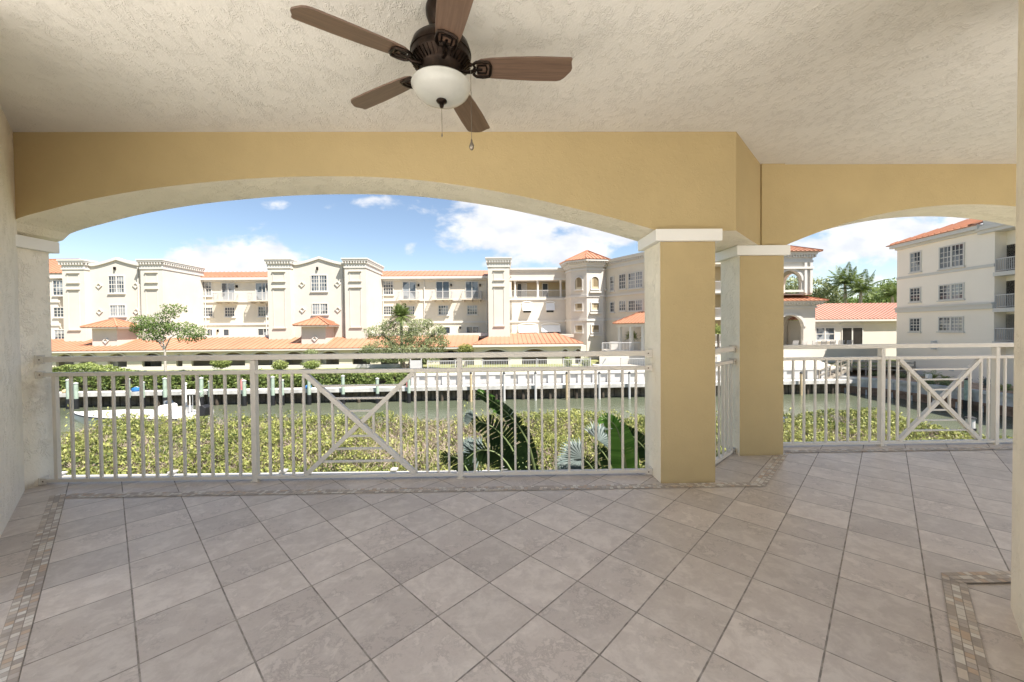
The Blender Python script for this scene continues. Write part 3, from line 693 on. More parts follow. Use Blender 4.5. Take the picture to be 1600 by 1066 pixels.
# ================================================================== BUILDING KIT
def win(par, fr, s0, s1, z0, z1, t, cols, rows, mull=(), sill=True, glass='pane', sur=.10, mw=.055):
    if s1 < s0: s0, s1 = s1, s0
    p = MB().box(fr, s0, s1, t-.10, t+.012, z0, z1).build('window', M[glass], par)
    b = MB()
    b.box(fr, s0-sur, s0, t-.05, t+.07, z0-sur, z1+sur); b.box(fr, s1, s1+sur, t-.05, t+.07, z0-sur, z1+sur)
    b.box(fr, s0, s1, t-.05, t+.07, z1, z1+sur); b.box(fr, s0, s1, t-.05, t+.07, z0-sur, z0)
    for i in range(1, cols):
        x = s0+(s1-s0)*i/cols; b.box(fr, x-mw/2, x+mw/2, t-.01, t+.035, z0, z1)
    for i in range(1, rows):
        z = z0+(z1-z0)*i/rows; q = mw*.8 if i*2 != rows else mw*1.5; b.box(fr, s0, s1, t-.01, t+.032, z-q/2, z+q/2)
    for m in mull:
        x = s0+(s1-s0)*m; b.box(fr, x-.08, x+.08, t-.01, t+.055, z0, z1)
    b.build('frame', M['btrim'], p)
    if sill: MB().box(fr, s0-sur-.08, s1+sur+.08, t-.02, t+.14, z0-sur-.11, z0-sur).build('sill', M['btrim'], p)
    return p
def winp(par, fr, xa, xb, ya, yb, t, cols, rows, **k):
    xm = (xa+xb)/2
    return win(par, fr, fr.S(xa, t), fr.S(xb, t), fr.Z(xm, yb, t), fr.Z(xm, ya, t), t, cols, rows, **k)
def roofq(mb, a, b, c, d, th=.09, rib=.55, rh=.07):
    """standing seam roof plane: a-b eave, d-c ridge"""
    a, b, c, d = map(Vector, (a, b, c, d)); nrm = (b-a).cross(d-a).normalized()
    if nrm.z < 0: nrm = -nrm
    q = [a, b, c, d]; mb.add([tuple(p) for p in q]+[tuple(p-nrm*th) for p in q], [(0, 1, 2, 3), (7, 6, 5, 4), (0, 4, 5, 1), (1, 5, 6, 2), (2, 6, 7, 3), (3, 7, 4, 0)])
    L = (b-a).length; e = (b-a).normalized(); up = (nrm.cross(e)).normalized()
    if up.z < 0: up = -up
    n = max(1, int(L/rib)); da = (d-a).dot(e); db = (c-a).dot(e); hh = ((d-a).dot(up)+(c-a).dot(up))/2
    for i in range(1, n):
        x = L*i/n
        if x < da: hgt = hh*x/max(da, 1e-6)
        elif x > db: hgt = hh*(L-x)/max(L-db, 1e-6)
        else: hgt = hh
        if hgt < .15: continue
        mb.bar(a+e*x+nrm*rh*.5, a+e*x+up*hgt+nrm*rh*.5, .05, rh, nrm)
def hip(mb, fr, s0, s1, t0, t1, z, h, ins=None, rib=.55):
    """hip roof on rectangle (t1 = front)"""
    i = ins if ins is not None else (t1-t0)/2; tm = (t0+t1)/2
    ra = fr.p(min(s0+i, (s0+s1)/2), tm, z+h); rb = fr.p(max(s1-i, (s0+s1)/2), tm, z+h)
    A, B, C_, D_ = fr.p(s0, t1, z), fr.p(s1, t1, z), fr.p(s1, t0, z), fr.p(s0, t0, z)
    roofq(mb, A, B, rb, ra, rib=rib); roofq(mb, C_, D_, ra, rb, rib=rib); roofq(mb, B, C_, rb, rb, rib=rib); roofq(mb, D_, A, ra, ra, rib=rib)
    for p, q in ((A, ra), (B, rb), (C_, rb), (D_, ra), (ra, rb)):
        if (Vector(p)-Vector(q)).length > .1: mb.bar(Vector(p)+Vector((0, 0, .05)), Vector(q)+Vector((0, 0, .05)), .14, .12)
def cornice(mb, fr, s0, s1, t0, t1, z0, z1, dent=True, over=.30):
    """stepped cornice round the front and both sides of a block"""
    h = z1-z0
    mb.box(fr, s0-over*.25, s1+over*.25, t0, t1+over*.25, z0, z0+h*.18)
    mb.box(fr, s0-over*.12, s1+over*.12, t0, t1+over*.12, z0+h*.18, z0+h*.42)
    mb.box(fr, s0-over*.8, s1+over*.8, t0, t1+over*.8, z0+h*.70, z0+h*.86)
    mb.box(fr, s0-over*.35, s1+over*.35, t0, t1+over*.35, z0+h*.42, z0+h*.70)
    mb.box(fr, s0-over, s1+over, t0, t1+over, z0+h*.86, z1)
    if dent:
        s = s0-over*.6
        while s < s1+over*.6:
            mb.box(fr, s, s+.14, t1+over*.35, t1+over*.72, z0+h*.46, z0+h*.70); s += .32
        t = t1
        while t > t0+.2:
            mb.box(fr, s1+over*.35, s1+over*.72, t-.14, t, z0+h*.46, z0+h*.70); t -= .32
def bal_rail(fr, s0, s1, t, z0, h=1.0, step=.13, ret=0):
    b = MB(); b.box(fr, s0, s1, t-.03, t+.03, z0+h-.07, z0+h); b.box(fr, s0, s1, t-.02, t+.02, z0+.08, z0+.13)
    s = s0
    while s < s1: b.box(fr, s, s+.03, t-.012, t+.012, z0+.1, z0+h-.05); s += step
    for q in (s0, s1-.06): b.box(fr, q, q+.06, t-.035, t+.035, z0, z0+h)
    if ret:
        for q in (s0, s1):
            b.box(fr, q-.02, q+.02, t-ret, t, z0+h-.07, z0+h); k = t-ret
            while k < t: b.box(fr, q-.012, q+.012, k, k+.03, z0+.02, z0+h-.05); k += step
    return b
def diamond(mb, fr, s, z, t, r=.38):
    o = [(s, z-r), (s+r, z), (s, z+r), (s-r, z)]; q = [(s, z-r*.62), (s+r*.62, z), (s, z+r*.62), (s-r*.62, z)]
    for i in range(4):
        j = (i+1) % 4; mb.wallpoly(fr, [o[i], o[j], q[j], q[i]], t-.02, t+.10)
def arcade(mb, fr, s0, s1, z0, z1, t0, t1, openings):
    """wall with arched openings [(centre, half width, spring z, rise)]"""
    x = s0
    for (c, hw, zs, rise) in sorted(openings):
        if c-hw > x: mb.box(fr, x, c-hw, t0, t1, z0, z1)
        n = 14
        for i in range(n):
            a = c-hw+2*hw*i/n; b = c-hw+2*hw*(i+1)/n
            za = zs+rise*math.sqrt(max(0, 1-((a-c)/hw)**2)); zb = zs+rise*math.sqrt(max(0, 1-((b-c)/hw)**2))
            mb.wallpoly(fr, [(a, za), (b, zb), (b, z1), (a, z1)], t0, t1)
        x = c+hw
    if s1 > x: mb.box(fr, x, s1, t0, t1, z0, z1)
def arch_trim(mb, fr, c, hw, zs, rise, t, w=.16):
    n = 16
    for i in range(n):
        p = []
        for k in (i, i+1):
            th = math.pi*(1-k/n); p.append((c+hw*math.cos(th), zs+rise*math.sin(th), c+(hw+w)*math.cos(th), zs+(rise+w)*math.sin(th)))
        mb.wallpoly(fr, [(p[0][0], p[0][1]), (p[1][0], p[1][1]), (p[1][2], p[1][3]), (p[0][2], p[0][3])], t, t+.10)

# ================================================================== MAIN BUILDING (left and centre)
FM = Fr(1.74, 53.0, 44.0, 1.0)
TF = 6.3; TBAY = 5.7
GZ = FAR
mainb = thing('apartment_building', 'long cream apartment building across the canal with twin gabled blocks above an arcaded garage', 'building', FM.p(-15, 0, GZ))
SR = FM.S(888, 0)
wl_ = MB(); wl_.box(FM, -75, FM.S(800, 0), -8, 0, GZ, 8.30); wl_.build('wall', M['wall'], mainb)
# left wing seen past the first tower has a taller hip roof
rf = MB()
sA, sB = FM.S(321, 0)-.5, FM.S(800, 0)
roofq(rf, FM.p(sA-2, .55, 8.42), FM.p(sB-.2, .55, 8.42), FM.p(sB-.2, -3.2, 9.62), FM.p(sA-2, -3.2, 9.62), rib=.6)
rf.box(FM, sA-2, sB-.2, -7.5, -3.2, 9.0, 9.55)
rf.build('roof', M['roof'], mainb)
fs = MB(); fs.box(FM, sA-.3, sB-.2, -.1, .58, 8.02, 8.34); fs.box(FM, sA-.3, sB-.2, -.1, .25, 7.82, 8.02); fs.build('fascia', M['btrim'], mainb)
sl = FM.S(70, 0); sr = FM.S(128, 0)
h2 = MB(); hip(h2, FM, sl-14, sr+1.0, -6.5, 1.2, 9.0, 2.4, ins=3.8); h2.build('roof', M['roof'], mainb)
f2 = MB(); f2.box(FM, sl-14, sr+.5, -6, 1.1, 8.3, 8.98); f2.build('fascia', M['btrim'], mainb)
lw = MB(); lw.box(FM, -75, FM.S(104, 0), 0, .9, GZ, 8.3); lw.build('wall', M['wallwhite'], mainb)
for (ya, yb, r) in ((439, 461, 4), (481, 495, 3), (516, 530, 3)):
    winp(mainb, FM, 86, 101, ya, yb, .9, 3, r)
bd_ = MB()
for z0 in (5.20, 2.18): bd_.box(FM, -75, FM.S(104, 0)+.3, .9, 1.02, z0, z0+.28)
bd_.build('band', M['btrim'], mainb)

def gabled_block(xa, xb, xc, xd, wins, porch):
    """two towers xa-xb and xc-xd (photo columns on the front plane) with a gabled bay between"""
    a, b, c, d = (FM.S(x, TF) for x in (xa, xb, xc, xd)); zt = 9.75
    for (p, q, nm) in ((a, b, 'l'), (c, d, 'r')):
        tw = MB(); tw.box(FM, p, q, 0 if nm == 'r' else 5.0, TF, GZ, zt-1.0)
        T = tw.build('tower', M['wallwhite'], mainb)
        cn = MB(); cornice(cn, FM, p, q, 0 if nm == 'r' else 5.0, TF, zt-1.15, zt); cn.build('cornice', M['btrim'], T)
        rl = MB(); m = (p+q)/2; hw = (q-p)*.27
        def fr_rect(z0, z1):
            rl.box(FM, m-hw, m+hw, TF, TF+.05, z0, z0+.07); rl.box(FM, m-hw, m+hw, TF, TF+.05, z1-.07, z1)
            rl.box(FM, m-hw, m-hw+.07, TF, TF+.05, z0, z1); rl.box(FM, m+hw-.07, m+hw, TF, TF+.05, z0, z1)
        fr_rect(7.05, 8.15); fr_rect(1.6, 6.25)
        for z in (8.15, 6.98, 6.25, 1.5): rl.box(FM, m-hw*1.12, m+hw*1.12, TF, TF+.14, z, z+.10)
        rl.build('relief_panel', M['wallwhite'], T)
    # bay with gable
    m = (b+c)/2; ze = 9.22; zp = 9.95
    bay = MB(); prof = [(b, GZ), (c, GZ), (c, ze), (c-.55, ze)]
    for i in range(0, 13):
        u = i/12; x = c-.55-(c-b-1.1)*u; k = 1-abs(2*u-1); prof.append((x, ze+(zp-ze)*(k**1.25 if k < .95 else k)))
    prof += [(b+.55, ze), (b, ze)]
    bay.wallpoly(FM, prof, 0, TBAY); Bo = bay.build('gabled_bay', M['wallwhite'], mainb)
    cp = MB(); top = [q for q in prof if q[1] >= ze]
    for i in range(len(top)-1):
        (x0, z0), (x1, z1) = top[i], top[i+1]
        if abs(x1-x0) > 1e-4: cp.wallpoly(FM, [(x0, z0-.16), (x1, z1-.16), (x1, z1+.14), (x0, z0+.14)], TBAY-.3, TBAY+.16)
    cp.build('coping', M['btrim'], Bo)
    for w_ in wins: winp(Bo, FM, *w_[:4], TBAY, 6, w_[4], mull=(.5,))
    dm = MB()
    for fx_ in (.17, .83):
        for z in (6.78, 3.72): diamond(dm, FM, b+(c-b)*fx_, z, TBAY)
    dm.build('diamond_ornament', M['wallwhite'], Bo)
    # small porch pavilion with a hip roof standing on the garage roof
    pa, pb, tp = porch; s0, s1 = FM.S(pa, tp), FM.S(pb, tp)
    P = MB().box(FM, s0, s1, TBAY-.2, tp, GZ, 1.75).build('roof_pavilion', M['wallwhite'], mainb)
    hr = MB(); hip(hr, FM, s0-.65, s1+.65, TBAY-.6, tp+.65, 1.86, .95, ins=2.2, rib=.45); hr.build('hip_roof', M['roof'], P)
    ff = MB(); ff.box(FM, s0-.6, s1+.6, TBAY-.1, tp+.6, 1.70, 1.80); dmd = ff; diamond(ff, FM, (s0+s1)/2+.15, .30, tp, .34); ff.build('trim', M['btrim'], P)
    return a, d
A0 = gabled_block(100, 134, 222, 256, [(173, 196, 432, 457.5, 4), (174, 197, 477.5, 493.5, 3)], (144, 183, 8.0))
B0 = gabled_block(420, 455, 540, 573, [(488.5, 512, 431, 454.5, 4), (489.5, 512.5, 475, 490.5, 3)], (471, 509, 8.0))
# single tower
c0_, c1_ = FM.S(763.5, TF), FM.S(797, TF)
tw = MB(); tw.box(FM, c0_, c1_, 0, TF, GZ, 8.6); T = tw.build('tower', M['wallwhite'], mainb)
cn = MB(); cornice(cn, FM, c0_, c1_, 0, TF, 8.6, 9.75); cn.build('cornice', M['btrim'], T)
rl = MB(); m = (c0_+c1_)/2; hw = .62
for z0, z1 in ((7.05, 8.15), (1.6, 6.25)):
    rl.box(FM, m-hw, m+hw, TF, TF+.05, z0, z0+.07); rl.box(FM, m-hw, m-hw+.07, TF, TF+.05, z0, z1); rl.box(FM, m+hw-.07, m+hw, TF, TF+.05, z0, z1)
for z in (8.15, 6.98, 6.25, 1.5): rl.box(FM, m-hw*1.12, m+hw*1.12, TF, TF+.14, z, z+.10)
rl.build('relief_panel', M['wallwhite'], T)

# recessed walls: bands, windows, doors, small balconies
bd_ = MB()
for (xa, xb) in ((321, 420), (575, 763), (797, 886)):
    for z0 in (5.08, 2.06): bd_.box(FM, FM.S(xa, 0)-1, FM.S(xb, 0)+.5, 0, .13, z0, z0+.24)
bd_.build('band', M['btrim'], mainb)
for (xa, xb, ya, yb, c, r) in ((320, 332, 441, 462, 3, 4), (319, 333, 481, 494.5, 4, 3), (353, 367.5, 481, 494.5, 4, 3), (405, 419.5, 480, 494, 4, 3),
                               (325, 332, 515, 525, 2, 1), (350, 358, 515, 525.5, 1, 1), (404, 420, 514, 525, 2, 1),
                               (600.5, 615, 440, 460, 4, 4), (600.5, 614, 479, 491.5, 4, 3), (637, 648, 479, 491.5, 4, 3), (686, 700.5, 478, 491.5, 4, 3), (731, 745.5, 478, 491, 4, 3),
                               (684, 703, 511.5, 521.5, 2, 1), (729.5, 747.5, 511, 521, 2, 1), (639, 651, 512, 523, 2, 1)):
    winp(mainb, FM, xa, xb, ya, yb, 0, c, r)
for (xa, xb) in ((349, 368), (402, 421), (631, 650.5), (683, 702.5), (729, 747.5)):
    s0, s1 = FM.S(xa, 0), FM.S(xb, 0); zf = 5.30
    dr = MB().box(FM, s0, s1, -.1, .03, zf, 7.62).build('balcony_door', M['pane'], mainb)
    b = MB(); m = (s0+s1)/2
    for x in (s0-.08, m-.04, s1): b.box(FM, x, x+.08, 0, .08, zf, 7.62)
    b.box(FM, s0-.08, s1+.08, 0, .08, 7.62, 7.74); b.build('frame', M['btrim'], dr)
    bl = MB(); bl.box(FM, s0-.55, s1+.55, 0, 1.15, zf-.18, zf-.02)
    for x in (s0-.3, m-.07, s1+.16): bl.box(FM, x, x+.14, 0, .9, zf-.42, zf-.18)
    bo = bl.build('balcony', M['wall'], mainb)
    bal_rail(FM, s0-.5, s1+.5, 1.1, zf-.02, 1.02, ret=1.05).build('balcony_railing', M['vinyl'], bo)

# downpipes, wall lamps and grilles
for (xp, tt, zb_, zt_) in ((323, 0, .5, 8.0), (417.5, 0, .5, 8.0), (600, 0, .5, 8.0), (761, 0, .5, 8.0), (664, 0, .5, 8.0), (219, TBAY, .5, 8.9), (537, TBAY, .5, 8.9)):
    s = FM.S(xp, tt); MB().tube([FM.p(s, tt+.1, zb_), FM.p(s, tt+.1, zt_)], .06, 6).build('downpipe', M['btrim'], mainb)
for (xp, yp, tt) in ((372, 448, 0), (423, 448, 0), (655, 446, 0), (706, 446, 0), (751, 446, 0), (341, 517, 0), (719, 512, 0), (670, 514, 0), (498, 420, TBAY), (183, 420, TBAY)):
    s = FM.S(xp, tt); z = FM.Z(xp, yp, tt); MB().box(FM, s-.09, s+.09, tt, tt+.18, z-.17, z+.17).build('wall_lamp', M['bronze'], mainb)

# loggia part between the single tower and the round corner
b = MB(); la, lb = FM.S(800, 0), FM.S(896, 0); zf, ztp = 5.45, 7.75
b.box(FM, la-1, lb, -8, 0, GZ, zf); b.box(FM, la-1, lb, -8, -2.4, zf, 9.30); b.box(FM, la-1, lb, -2.4, 0, ztp, 9.30)
b.build('wall', M['wallwhite'], mainb)
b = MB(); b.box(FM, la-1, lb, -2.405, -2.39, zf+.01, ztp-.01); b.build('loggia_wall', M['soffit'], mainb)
b = MB(); b.box(FM, la-1, lb, -.5, .28, 9.18, 9.42); b.box(FM, la-1, lb, 0, .12, 8.95, 9.18); b.box(FM, la-1, lb, 0, .08, ztp, ztp+.3); b.build('cornice', M['btrim'], mainb)
for x in (805.5, 841, 877):
    s = FM.S(x, 0); b = MB(); c = FM.p(s, -.25, 0)
    b.lathe(c, [(.20, zf), (.20, zf+.12), (.15, zf+.2), (.14, ztp-.3), (.19, ztp-.15), (.19, ztp)], 12); b.build('loggia_column', M['btrim'], mainb, True)
bal_rail(FM, la, lb, -.2, zf, 1.0).build('balcony_railing', M['vinyl'], mainb)
for (xa, xb, g_) in ((809.5, 815, 'panedark'), (816, 823, 'vinyl'), (848.5, 856, 'panedark')):
    s0, s1 = FM.S(xa, -2.4), FM.S(xb, -2.4); d_ = MB().box(FM, s0, s1, -2.39, -2.34, zf, zf+2.1).build('door', M[g_], mainb)
    b = MB(); b.box(FM, s0-.1, s0, -2.39, -2.30, zf, zf+2.2); b.box(FM, s1, s1+.1, -2.39, -2.30, zf, zf+2.2); b.box(FM, s0, s1, -2.39, -2.30, zf+2.1, zf+2.2); b.build('door_frame', M['btrim'], d_)
# canvas-like white shutters propped over the windows
for (xa, xb, ya, yb, dp) in ((817, 831, 474, 485.5, .7), (853, 866.5, 473.5, 485, .7), (810.5, 840, 509, 519.5, .8), (846, 875, 508.5, 519, .8)):
    s0, s1 = FM.S(xa, 0), FM.S(xb, 0); z1 = FM.Z(xa, ya, 0); z0 = FM.Z(xa, yb, dp)
    pn = MB().box(FM, s0+.1, s1-.1, -.05, .03, z0-.25, z1-.1).build('window', M['panedark'], mainb)
    b = MB(); vs = [FM.p(s0, .02, z1), FM.p(s1, .02, z1), FM.p(s1, dp, z0), FM.p(s0, dp, z0), FM.p(s0, .02, z0+.02), FM.p(s1, .02, z0+.02)]
    b.add(vs, [(0, 1, 2, 3), (0, 3, 4), (1, 5, 2), (3, 2, 5, 4)])
    n = 10; m = (s0+s1)/2; hw = (s1-s0)/2
    arch_trim(b, FM, m, hw, z1-.02, .18 if hw < .8 else .28, 0.0, .10)
    b.build('awning', M['shutter'], pn)

# garage podium: sloping standing-seam roof over an arcade
TP = 9.4
pr = MB(); ze = -.72; zr = .50
def seg(xa, xb, to, ti, ze, zr, hipR=0, hipL=0):
    a, b = FM.S(xa, to), FM.S(xb, to)
    roofq(pr, FM.p(a, to, ze), FM.p(b, to, ze), FM.p(b-hipR, ti, zr), FM.p(a+hipL, ti, zr), rib=.62, rh=.06)
seg(-60, 745, TP, TF-.9, ze, zr)
pr.build('garage_roof', M['roof'], mainb)
pr = MB()
a, b_ = FM.S(738, TP+1.0), FM.S(912, TP+1.0); hz = .72
roofq(pr, FM.p(a, TP+1.0, -.42), FM.p(b_, TP+1.0, -.42), FM.p(b_-2.2, TF-2, hz-.1), FM.p(a+2.4, TF-2, hz-.1), rib=.5, rh=.06)
roofq(pr, FM.p(b_, TP+1.0, -.42), FM.p(b_+.4, 1.5, -.42), FM.p(b_-2.2, 1.5, hz-.1), FM.p(b_-2.2, TF-2, hz-.1), rib=.5, rh=.06)
roofq(pr, FM.p(a, 4, -.42), FM.p(a, TP+1.0, -.42), FM.p(a+2.4, TF-2, hz-.1), FM.p(a+2.4, 4, hz-.1), rib=.5, rh=.06)
pr.build('garage_roof', M['roof'], mainb)
tr = MB(); tr.box(FM, FM.S(-60, TP), FM.S(745, TP), TP-.5, TP-.02, ze-.24, ze-.09); tr.box(FM, a, b_-.05, TP+.5, TP+.98, -.42-.34, -.42-.09)
tr.box(FM, FM.S(318, 0), FM.S(765, 0), TF-1.15, TF-.9, zr-.15, zr+.24); tr.box(FM, FM.S(-60, 0), FM.S(104, 0), TF-1.15, TF-.9, zr-.15, zr+.24)
tr.build('fascia', M['btrim'], mainb)
ar = MB(); at_ = MB()
ops = []; 
for x, hwid in [(64, 14), (100, 14), (136, 13), (182, 15), (236, 15.5), (279, 5), (318, 20), (364, 18), (408, 17), (459, 15), (514, 15), (564, 14), (608, 14), (652, 14), (703, 17)]:
    s = FM.S(x, TP-.6); h = FM.S(x+hwid, TP-.6)-s; ops.append((s, h, -1.78 if hwid > 6 else -1.6, .64 if hwid > 6 else .35))
arcade(ar, FM, FM.S(-60, TP), FM.S(742, TP), GZ, ze-.24, TP-.9, TP-.6, ops)
for o_ in ops: at_ = MB(); arch_trim(at_, FM, *o_, TP-.6); at_.build('arch_trim', M['btrim'], mainb)
ops2 = []
for x, hwid, zs, ri in [(773, 20.5, -1.72, .66), (835, 19.5, -1.72, .66), (883, 4.5, -1.45, .32), (903, 4.5, -1.45, .32)]:
    s = FM.S(x, TP+.4); h = FM.S(x+hwid, TP+.4)-s; ops2.append((s, h, zs, ri))
arcade(ar, FM, a+.1, FM.S(916, TP+.4), GZ, -.72, TP+.1, TP+.4, ops2)
for o_ in ops2: at_ = MB(); arch_trim(at_, FM, *o_, TP+.4); at_.build('arch_trim', M['btrim'], mainb)
ar.box(FM, FM.S(916, TP+.4)-.3, FM.S(916, TP+.4), .5, TP+.1, GZ, -.72)
ar.build('arcade', M['wall'], mainb)
tf_ = MB(); tf_.box(FM, FM.S(-60, 0), FM.S(886, 0), 0, TF-1.15, zr-.4, zr-.05); tf_.build('terrace_deck', M['path'], mainb)
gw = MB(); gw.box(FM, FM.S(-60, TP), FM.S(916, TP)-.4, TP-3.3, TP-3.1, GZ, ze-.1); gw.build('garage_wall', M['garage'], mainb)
for x in (208, 226, 541, 700):
    s = FM.S(x, TP-3.1); MB().box(FM, s, s+.6, TP-3.1, TP-3.05, GZ, GZ+1.6).build('garage_door', M['panedark'], mainb)
# low white kerb wall between lawn and garage
kb = MB().box(FM, FM.S(-60, 11.6), FM.S(660, 11.6), 11.5, 11.65, GZ-.3, -2.38).build('kerb_wall', M['btrim']); tag(kb, 'low white kerb wall between the lawn and the garage arcade', 'wall')

# ================================================================== OCTAGONAL STAIR TOWER
ot = thing('stair_tower', 'octagonal cream stair tower with arched openings and a pointed orange roof', 'tower', (10.1, 52.0, GZ))
cx, cy, RR, phi = 10.1, 52.0, 2.87, R_(10)
def octp(r, k): a = phi+R_(22.5)+R_(45)*k; return (cx+r*math.sin(a), cy-r*math.cos(a))
MB().prism([octp(RR, k) for k in range(8)], GZ, 9.0).build('shaft', M['wallwhite'], ot)
b = MB()
for r, z0, z1 in ((RR+.10, 8.55, 8.75), (RR+.2, 8.95, 9.2), (RR+.34, 9.2, 9.42), (RR+.75, 9.60, 9.85), (RR+.1, 5.15, 5.42), (RR+.1, 2.1, 2.35)):
    b.prism([octp(r, k) for k in range(8)], z0, z1)
for k in range(8):
    p, q = Vector((*octp(RR+.34, k-1), 9.42)), Vector((*octp(RR+.34, k), 9.42))
    for i in range(8):
        c = p.lerp(q, (i+.5)/8); e = (q-p).normalized()*.09; n = Vector((e.y, -e.x, 0)).normalized()*.28
        b.add([c-e, c+e, c+e+n, c-e+n]+[w_+Vector((0, 0, .2)) for w_ in (c-e, c+e, c+e+n, c-e+n)], [(3, 2, 1, 0), (4, 5, 6, 7), (0, 1, 5, 4), (1, 2, 6, 5), (2, 3, 7, 6), (3, 0, 4, 7)])
b.prism([octp(RR+.34, k) for k in range(8)], 9.42, 9.60)
b.build('cornice', M['btrim'], ot)
b = MB()
for k in range(8):
    A1_, B1_ = octp(RR+.82, k-1), octp(RR+.82, k); ap = (cx, cy, 11.5)
    roofq(b, (*A1_, 9.87), (*B1_, 9.87), ap, ap, rib=.45)
    b.bar((*B1_, 9.93), (cx, cy, 11.56), .12, .12)
b.build('roof', M['roof'], ot)
for k in (0, -1, 1):
    p, q = octp(RR, k-1), octp(RR, k); fo = Fr(p[0], p[1], q[0]-p[0], q[1]-p[1]); L = math.hypot(q[0]-p[0], q[1]-p[1]); m = L/2
    for z0, z1, arch in ((6.15, 7.2, True), (3.5, 4.35, False), (.68, 1.55, False)):
        if k == 1 and not arch: continue
        o_ = MB().box(fo, m-.48, m+.48, -.1, .012, z0, z1)
        if arch: o_.wallpoly(fo, [(m+.48*math.cos(t_), z1+.48*math.sin(t_)) for t_ in np.linspace(0, math.pi, 13)], -.1, .012)
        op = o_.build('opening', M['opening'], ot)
        b = MB()
        if arch: arch_trim(b, fo, m, .48, z1, .48, 0, .13)
        b.box(fo, m-.61, m-.48, -.02, .1, z0, z1); b.box(fo, m+.48, m+.61, -.02, .1, z0, z1); b.box(fo, m-.62, m+.62, -.02, .22, z0-.16, z0)
        if not arch: b.box(fo, m-.61, m+.61, -.02, .1, z1, z1+.13)
        if k == 0: b.box(fo, m-.75, m+.75, 0, .3, z0-.5, z0-.3)
        b.build('trim', M['btrim'], op)
        b = MB(); b.box(fo, m-.46, m-.20, .011, .018, z0, z1+(.3 if arch else 0)); b.box(fo, m-.46, m+.46, .012, .02, z0, z0+.3); b.build('parapet', M['garage'], op)

# ================================================================== RIGHT WING (turning towards the camera)
FW = Fr(12.62, 49.5, .504, -.863)
rw = thing('apartment_building', 'cream apartment wing with tall paired grid windows beside the octagonal tower', 'building', FW.p(6, 0, GZ))
sE = 6.37
b = MB(); b.box(FW, -2.2, sE, -9, 0, GZ, 9.5); b.build('wall', M['wall'], rw)
b = MB(); cornice(b, FW, -2.0, sE, -9, 0, 8.7, 9.85, over=.4)
b.build('cornice', M['btrim'], rw); b = MB()
for z0 in (5.15, 2.15): b.box(FW, -2.2, sE, 0, .12, z0, z0+.26)
b.build('band', M['btrim'], rw)
for (xa, xb, y) in ((954.5, 959.5, ((433, 454), (473, 487))), (968.5, 977.5, ((429.5, 451), (471, 485))), (983, 1004, ((426.5, 449.5), (470, 485)))):
    for i, (ya, yb) in enumerate(y):
        dbl = xb-xa > 15
        winp(rw, FW, xa, xb, ya, yb, 0, 6 if dbl else (2 if xb-xa < 6 else 3), 4 if i == 0 else 3, mull=(.5,) if dbl else ())
# stacked balconies at the end of the wing, which turns parallel to the canal there
FX = Fr(15.83, 44.0, 1, 0); xa_, xb_ = FX.S(1104, 0), FX.S(1158, 0)
b = MB(); b.box(FX, 0, xa_, -6, 0, GZ, 9.5); b.box(FX, xa_, xb_, -6, -2.2, GZ, 9.5); b.box(FX, xb_-.5, xb_, -2.2, 0, GZ, 9.5); b.box(FX, xa_, xb_, -2.2, 0, 8.3, 9.5); b.build('wall', M['wall'], rw)
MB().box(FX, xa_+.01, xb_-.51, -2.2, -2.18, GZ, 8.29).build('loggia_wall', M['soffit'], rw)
b = MB(); cornice(b, FX, .3, xb_, -6, 0, 8.7, 9.85, over=.4); b.build('cornice', M['btrim'], rw)
for z in (-.7, 2.3, 5.3):
    bo = MB().box(FX, xa_, xb_-.5, -2.15, .35, z-.3, z).build('balcony', M['btrim'], rw)
    bal_rail(FX, xa_, xb_-.55, .28, z, 1.05).build('balcony_railing', M['vinyl'], bo)
# entrance portico with hip roof
po = thing('portico', 'white columned portico with a low orange hip roof in front of the cream wing', 'portico', FW.p(6, 1.5, -1.4))
s0 = FW.S(957, 4.2)+.4; s1 = s0+7.5
b = MB(); hip(b, FW, s0-.4, s1, .2, 4.2, 1.72, 1.15, ins=2.0, rib=.45); b.build('roof', M['roof'], po)
b = MB(); b.box(FW, s0-.1, s1-.3, .4, 3.95, 1.32, 1.64); b.build('entablature', M['btrim'], po)
for i in range(5):
    for t in (3.75,):
        s = s0+.3+i*(s1-s0-1)/4; b = MB(); b.box(FW, s-.16, s+.16, t-.16, t+.16, -1.4, 1.32); b.build('column', M['btrim'], po)
b = MB(); b.box(FW, s0+.6, s0+1.6, .0, .05, -1.38, .7); b.build('door', M['panedark'], po)
# pool terrace
tz = -1.4
terr = [FD.p(FD.S(936, -4.5), -4.5, 0)[:2], FD.p(FD.S(1205, -4.0), -4.0, 0)[:2], (40.2, 42.6), (40.2, 58), (12, 58), (11, 46)]
te = MB().prism(terr, -4.2, tz).build('pool_terrace', M['path']); tag(te, kind='structure')
T1 = Vector(terr[0]); T2 = Vector(terr[1]); FT = Fr(T1.x, T1.y, T2.x-T1.x, T2.y-T1.y); LT = (T2-T1).length
FT2 = Fr(T2.x, T2.y, 40.2-T2.x, 42.6-T2.y); LT2 = math.hypot(40.2-T2.x, 42.6-T2.y)
wb = thing('terrace_wall', 'cream retaining wall with white coping along the front of the pool terrace', 'wall', (*T2, -2))
b = MB(); b.box(FT, 0, LT, .01, .12, -3.9, tz-.02); b.box(FT2, .05, LT2, .01, .12, -3.9, tz+.45); b.build('wall', M['wallwhite'], wb)
b = MB(); b.box(FT, -.1, LT, -.2, .2, tz-.1, tz+.1); b.box(FT2, .05, LT2, -.2, .2, tz+.42, tz+.55); b.build('coping', M['btrim'], wb)
